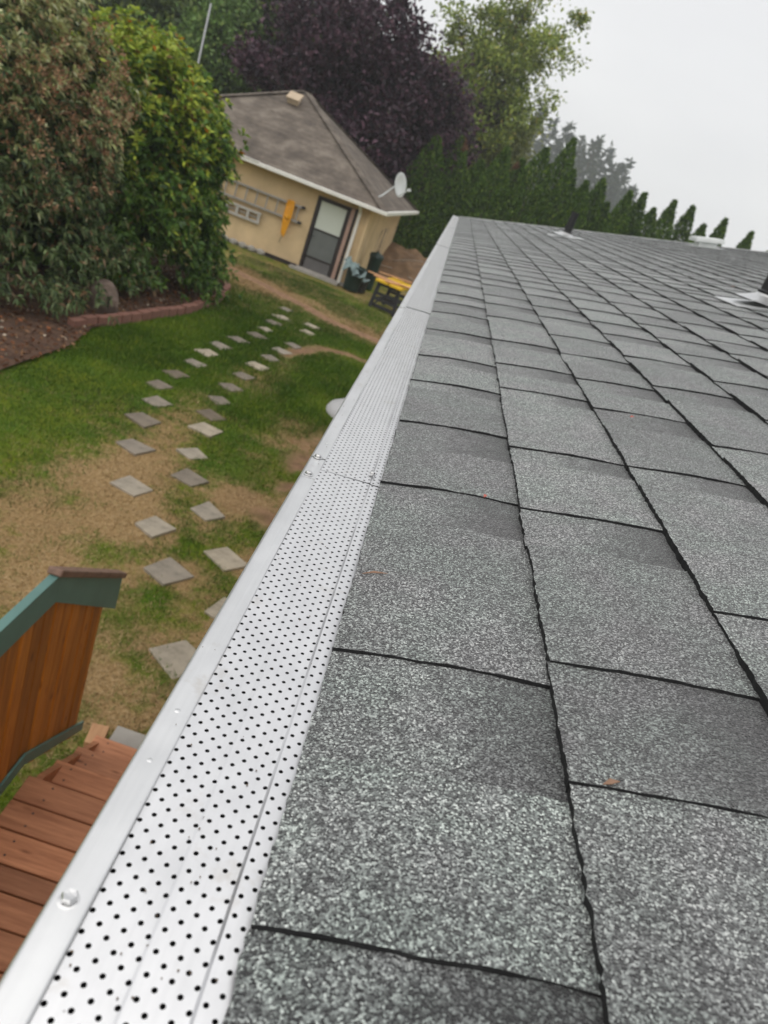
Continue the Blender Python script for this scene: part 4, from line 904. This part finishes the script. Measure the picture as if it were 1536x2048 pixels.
# things tucked under the eave by the house wall
gc = tag(empty('wheeled_bin', (-.30, 7.95, 0), .1), 'black bin with pale grey rounded lid half hidden below the gutter', 'bin')
MB().prism([(-.2, -.22, .04), (.2, -.22, .04), (.2, .22, .04), (-.2, .22, .04)], (0, 0, .9)).build('body', M['black_plastic'], gc, bevel=.04)
mb = MB(); mb.lathe([(.33, 0), (.335, .03), (.30, .09), (.2, .15), (.0, .17)], 26); o = mb.build('lid', M['grey_plastic'], gc, loc=(0, 0, .94), smooth=True)
mb = MB(); mb.box((.05, .02, .165), (.09, .16, .02)); mb.build('lid_handle', M['black_plastic'], o, bevel=.006)
for sx in (-1, 1): MB().lathe([(.0, -.02), (.1, -.02), (.1, .02), (0, .02)], 16, (0, 0, 0), Matrix.Rotation(R(90), 3, 'Y')).build('wheel', M['black_plastic'], gc, loc=(sx * .22, .2, .1))
pb = tag(empty('storage_tote', (-.20, 6.5, 0), .05), 'pale grey storage tote peeping out below the gutter lip', 'tote')
MB().prism([(-.26, -.42, 0), (.26, -.42, 0), (.26, .42, 0), (-.26, .42, 0)], (0, 0, .78)).build('body', M['grey_plastic'], pb, bevel=.03)
MB().box((0, 0, .80), (.58, .90, .05)).build('lid', M['grey_plastic'], pb, bevel=.015)

# ------------------------------------------------------------------ trees
def pole_at(px_az, y, z0, z1, r, name, label, cat):
    mb = MB(); mb.tube([(px_az * y, y, z0), (px_az * y, y, z1)], [r, r * .8], 10); return tag(mb.build(name, M['pole'], smooth=True), label, cat)
pole_at(-.355, 31.5, 0, 6.3, .045, 'antenna_mast', 'thin grey metal mast rising behind the shrub and shed', 'mast')

def broadleaf(name, label, x, y, h, rx, base, ncl, per, clr, L_, stops, seed, trunk=.22, lean=(0, 0), ry=None, shell=.45, mat='leaf', zsq=1.0):
    root = tag(empty(name, (x, y, 0)), label, 'tree'); rg = np.random.default_rng(seed); ry = ry or rx
    cz = (h + base) / 2; hz = (h - base) / 2
    u = rg.normal(size=(ncl, 3)); u /= np.linalg.norm(u, axis=1, keepdims=True); rr = rg.random((ncl, 1)) ** shell
    lump = .78 + .44 * vnoise(np.arctan2(u[:, 1], u[:, 0]) * 1.4 + 9, u[:, 2] * 2.1 + 4, seed, 1.3, 3)[:, None]
    K = u * rr * lump * np.array([rx, ry, hz]) + np.array([0, 0, cz]); K[:, 0] += lean[0] * (K[:, 2] / h); K[:, 1] += lean[1] * (K[:, 2] / h)
    mb = MB(); tp = [Vector((lean[0] * t * .6 + .15 * math.sin(t * 5 + seed), lean[1] * t * .6, h * .8 * t)) for t in np.linspace(0, 1, 9)]
    mb.tube(tp, [trunk * (1 - .85 * t) + .02 for t in np.linspace(0, 1, 9)], 9)
    for q in range(0, ncl, max(1, ncl // 45)):
        zt = min(max(K[q, 2] * .62, base * .6), h * .78); t = zt / (h * .8); a = Vector((lean[0] * t * .6 + .15 * math.sin(t * 5 + seed), lean[1] * t * .6, zt))
        limb(mb, a, K[q], trunk * .38 * (1 - .6 * t), .018, .08, 5, 5)
    mb.build('trunk', M['bark'], root, smooth=True)
    cr_ = clr * rg.uniform(.6, 1.35, (ncl, 1)); n = ncl * per
    P = np.repeat(K, per, 0) + RNG.normal(size=(n, 3)) * np.repeat(cr_, per, 0) * np.array([1, 1, .75 * zsq]) * .62
    A = RNG.normal(size=(n, 3)) + np.repeat(u, per, 0) * .6 + np.array([0, 0, -.15])
    ci = pal(n, stops, .2) * np.repeat(rg.uniform(.8, 1.2, (ncl, 1)), per, 0)
    crown('crown', [leafset(P, A, RNG.uniform(.7, 1.3, n) * L_, L_ * .55, ci)], M[mat], root); return root
PLUM = [(5, (.042, .018, .032)), (3, (.070, .030, .050)), (2, (.020, .009, .016)), (1.2, (.14, .070, .10)), (.12, (.05, .06, .02))]
broadleaf('plum_tree', 'broad dark purple plum tree standing behind the shed roof', -6.0, 35.0, 9.1, 4.3, 1.0, 190, 320, .72, .24, PLUM, 3, .3, shell=.38)
broadleaf('plum_tree', 'smaller dark purple tree at the lower right of the big plum', -2.6, 36.0, 7.0, 2.4, .8, 90, 230, .75, .24, PLUM, 8, .2)
GRN = [(4, (.22, .285, .055)), (3, (.31, .37, .07)), (2, (.13, .185, .04)), (.4, (.42, .36, .07))]
broadleaf('birch_tree', 'tall airy yellow green tree rising above the hedge against the sky', -1.5, 47.0, 15.2, 3.5, 5.0, 92, 210, .66, .24, GRN, 21, .30, lean=(1.6, 0), shell=.5)
broadleaf('leafy_tree', 'dense olive green tree low behind the hedge below the airy one', -.2, 50.0, 9.2, 2.9, 2.0, 110, 200, .8, .26, [(4, (.19, .22, .06)), (3, (.25, .28, .07)), (1, (.30, .31, .10))], 22, .25)
DG = [(4, (.080, .120, .036)), (3, (.12, .165, .045)), (2, (.045, .072, .024)), (1, (.19, .24, .06))]
broadleaf('background_tree', 'tall dark green tree filling the top left corner behind the shrubs', -22, 40.0, 17, 6.5, .8, 260, 210, 1.3, .34, DG, 41, .4)
broadleaf('background_tree', 'tall dark olive tree between the shrubs and the purple plum', -14.4, 42.0, 17.5, 4.6, .8, 230, 210, 1.2, .34, DG, 42, .4)
broadleaf('alder_tree', 'light green branch of a young tree in front of the dark trees', -12.3, 36.5, 7.6, 1.6, 1.5, 60, 160, .6, .22, [(4, (.12, .21, .055)), (3, (.16, .26, .07)), (1, (.22, .30, .08))], 43, .12)
broadleaf('background_tree', 'dark green tree standing behind the purple plum', -9.0, 48.0, 9.0, 4.4, .8, 160, 180, 1.3, .36, DG, 44, .4)

def conifer(name, label, x, y, h, r, nb_, stops, seed, L_=.5, group=None, dens=34, twig=.55):
    root = tag(empty(name, (x, y, 0)), label, 'tree', group); rg = np.random.default_rng(seed)
    mb = MB(); mb.tube([(0, 0, 0), (.1, 0, h * .5), (.0, 0, h)], [.02 * h, .012 * h, .01], 7)
    Ps, As = [], []
    for q in range(nb_):
        t = (q + rg.random()) / nb_; z = h * (.10 + .89 * t); a = rg.uniform(0, 2 * math.pi); Lb = r * (1 - t) ** .8 * rg.uniform(.55, 1.15) + .12
        dv = np.array([math.cos(a), math.sin(a), 0]); n_ = max(6, int(dens * Lb / r) + 4); f = rg.random(n_) ** .7
        P = np.array([0, 0, z]) + dv * (f * Lb)[:, None] + np.array([0, 0, 1]) * ((.10 * f - .34 * f * f) * Lb)[:, None] + rg.normal(size=(n_, 3)) * .10 * Lb * np.array([1, 1, .35])
        Ps.append(P); As.append(dv * 1.0 + rg.normal(size=(n_, 3)) * .7 + np.array([0, 0, -.25]))
        if q % 4 == 0: mb.tube([(0, 0, z), tuple(np.array([0, 0, z]) + dv * Lb * .8 - np.array([0, 0, .12 * Lb]))], [.03, .01], 4)
    mb.build('trunk', M['bark'], root); P = np.concatenate(Ps); A = np.concatenate(As); n = len(P)
    crown('crown', [leafset(P, A, RNG.uniform(.6, 1.3, n) * L_, L_ * .4, pal(n, stops))], M['needle'], root); return root
FIR = [(4, (.030, .045, .028)), (3, (.042, .058, .035)), (1, (.02, .03, .02))]
firs = [(.052, 112, .110), (.068, 118, .100), (.088, 108, .104), (.108, 116, .094), (.125, 106, .100), (.142, 118, .096), (.156, 109, .082), (.170, 114, .090), (.186, 108, .066), (.20, 116, .052), (.03, 120, .10)]
fo = ['first', 'second', 'third', 'fourth', 'fifth', 'sixth', 'seventh', 'eighth', 'ninth', 'last']
firs_sorted = sorted((a_, y_ * 2.05, e_) for a_, y_, e_ in firs)
for q, (az, y, el) in enumerate(firs_sorted):
    lab = 'hazy grey fir hidden behind the airy green tree' if q == 0 else f'{fo[q-1]} hazy blue grey fir from the left beyond the hedge'
    conifer('fir_tree', lab, az * y, y, 3.5 + (el + .010) * y, 6.2 + (q % 3) * .9, 110, FIR, 60 + q, 1.7, 'hazy firs far beyond the hedge', 26)

def thuja(x, y, h, r, seed, label, L_=.14, n=11500, brown=0):
    root = tag(empty('thuja_tree', (x, y, 0)), label, 'tree', 'thuja hedge behind the house'); rg = np.random.default_rng(seed)
    t = rg.random(n * 3); t = t[rg.random(n * 3) < .25 + .75 * (1 - t)][:n]; n = len(t); a = rg.uniform(0, 2 * np.pi, n)
    prof = np.interp(t, [0, .12, .35, .7, .9, 1], [.80, 1.0, .97, .58, .25, .02])
    lump = .80 + .42 * vnoise(a * 1.3 + seed, t * 6, seed, 1.4, 3); rr = r * prof * lump * np.where(rg.random(n) < .6, rg.uniform(.88, 1.04, n), rg.uniform(.2, .9, n))
    P = np.stack([np.cos(a) * rr, np.sin(a) * rr, t * (h - .2)], 1); A = np.stack([np.cos(a) * .5, np.sin(a) * .5, np.full(n, .9)], 1) + rg.normal(size=(n, 3)) * .45
    st = [(4, (.065, .125, .022)), (3, (.10, .175, .028)), (2, (.032, .064, .014)), (1, (.17, .25, .042))]
    C = pal(n, st)
    if brown: bz = (vnoise(P[:, 0] * 2 + 5, P[:, 2], seed + 3, 1.0, 2) > .68) & (P[:, 2] > h * .5); C[bz] = pal(int(bz.sum()), [(1, (.20, .11, .065))])
    crown('crown', [leafset(P, A, rg.uniform(.7, 1.3, n) * L_, L_ * .42, C)], M['needle'], root)
    mb = MB(); mb.tube([(0, 0, 0), (0, 0, h * .5), (0, 0, h * .92)], [.10, .06, .01], 6); mb.build('trunk', M['bark'], root)
# (azimuth x/y, elevation of tip) read along the hedge
def spires():
    tips = [(-.118, .012, 1.3), (-.085, .015, 1.3), (-.055, .030, 1.3), (-.026, .052, 1.35), (.004, .040, 1.3), (.028, .046, 1.2), (.050, .056, 1.2), (.072, .076, 1.3), (.098, .082, 1.1), (.112, .068, 1.2), (.132, .056, 1.0), (.150, .054, 1.1), (.166, .050, 1.0), (.186, .060, 1.0), (.203, .058, .9), (.221, .064, 1.0), (.240, .066, .9), (.263, .066, 1.0), (.285, .068, 1.0), (.306, .066, .8), (.342, .066, .8), (.372, .066, .9)]
    return tips
tl = spires(); names = ['first', 'second', 'third', 'fourth', 'fifth', 'sixth', 'seventh', 'eighth', 'ninth', 'tenth', 'eleventh', 'twelfth', 'thirteenth', 'fourteenth', 'fifteenth', 'sixteenth', 'seventeenth', 'eighteenth', 'nineteenth', 'twentieth', 'twenty first', 'last']
for q, (az, el, r) in enumerate(tl):
    y = 34 + .6 * math.sin(q * 2.3); thuja(az * y, y, 3.9 + el * y + .35 * math.sin(q * 4.1), r * rnd.uniform(.9, 1.05), 200 + q, f'{names[q]} pointed green thuja from the left in the hedge row', brown=1 if q in (3, 6, 9) else 0)

# ------------------------------------------------------------------ haze
mb = MB(); mb.box((0, 0, 17), (640, 640, 36.5)); hz = mb.build('haze', M['lawn']); hz.data.materials.clear()
hm = bpy.data.materials.new('haze_air'); hm.use_nodes = True; t_ = hm.node_tree; t_.nodes.clear(); ou = t_.nodes.new('ShaderNodeOutputMaterial'); pv = t_.nodes.new('ShaderNodeVolumePrincipled')
pv.inputs['Color'].default_value = (.90, .955, 1.0, 1); pv.inputs['Density'].default_value = .0011; pv.inputs['Anisotropy'].default_value = .2; t_.links.new(pv.outputs[0], ou.inputs['Volume'])
hz.data.materials.append(hm); tag(hz, 'thin pale haze filling the air over the whole yard', 'haze', kind='stuff')
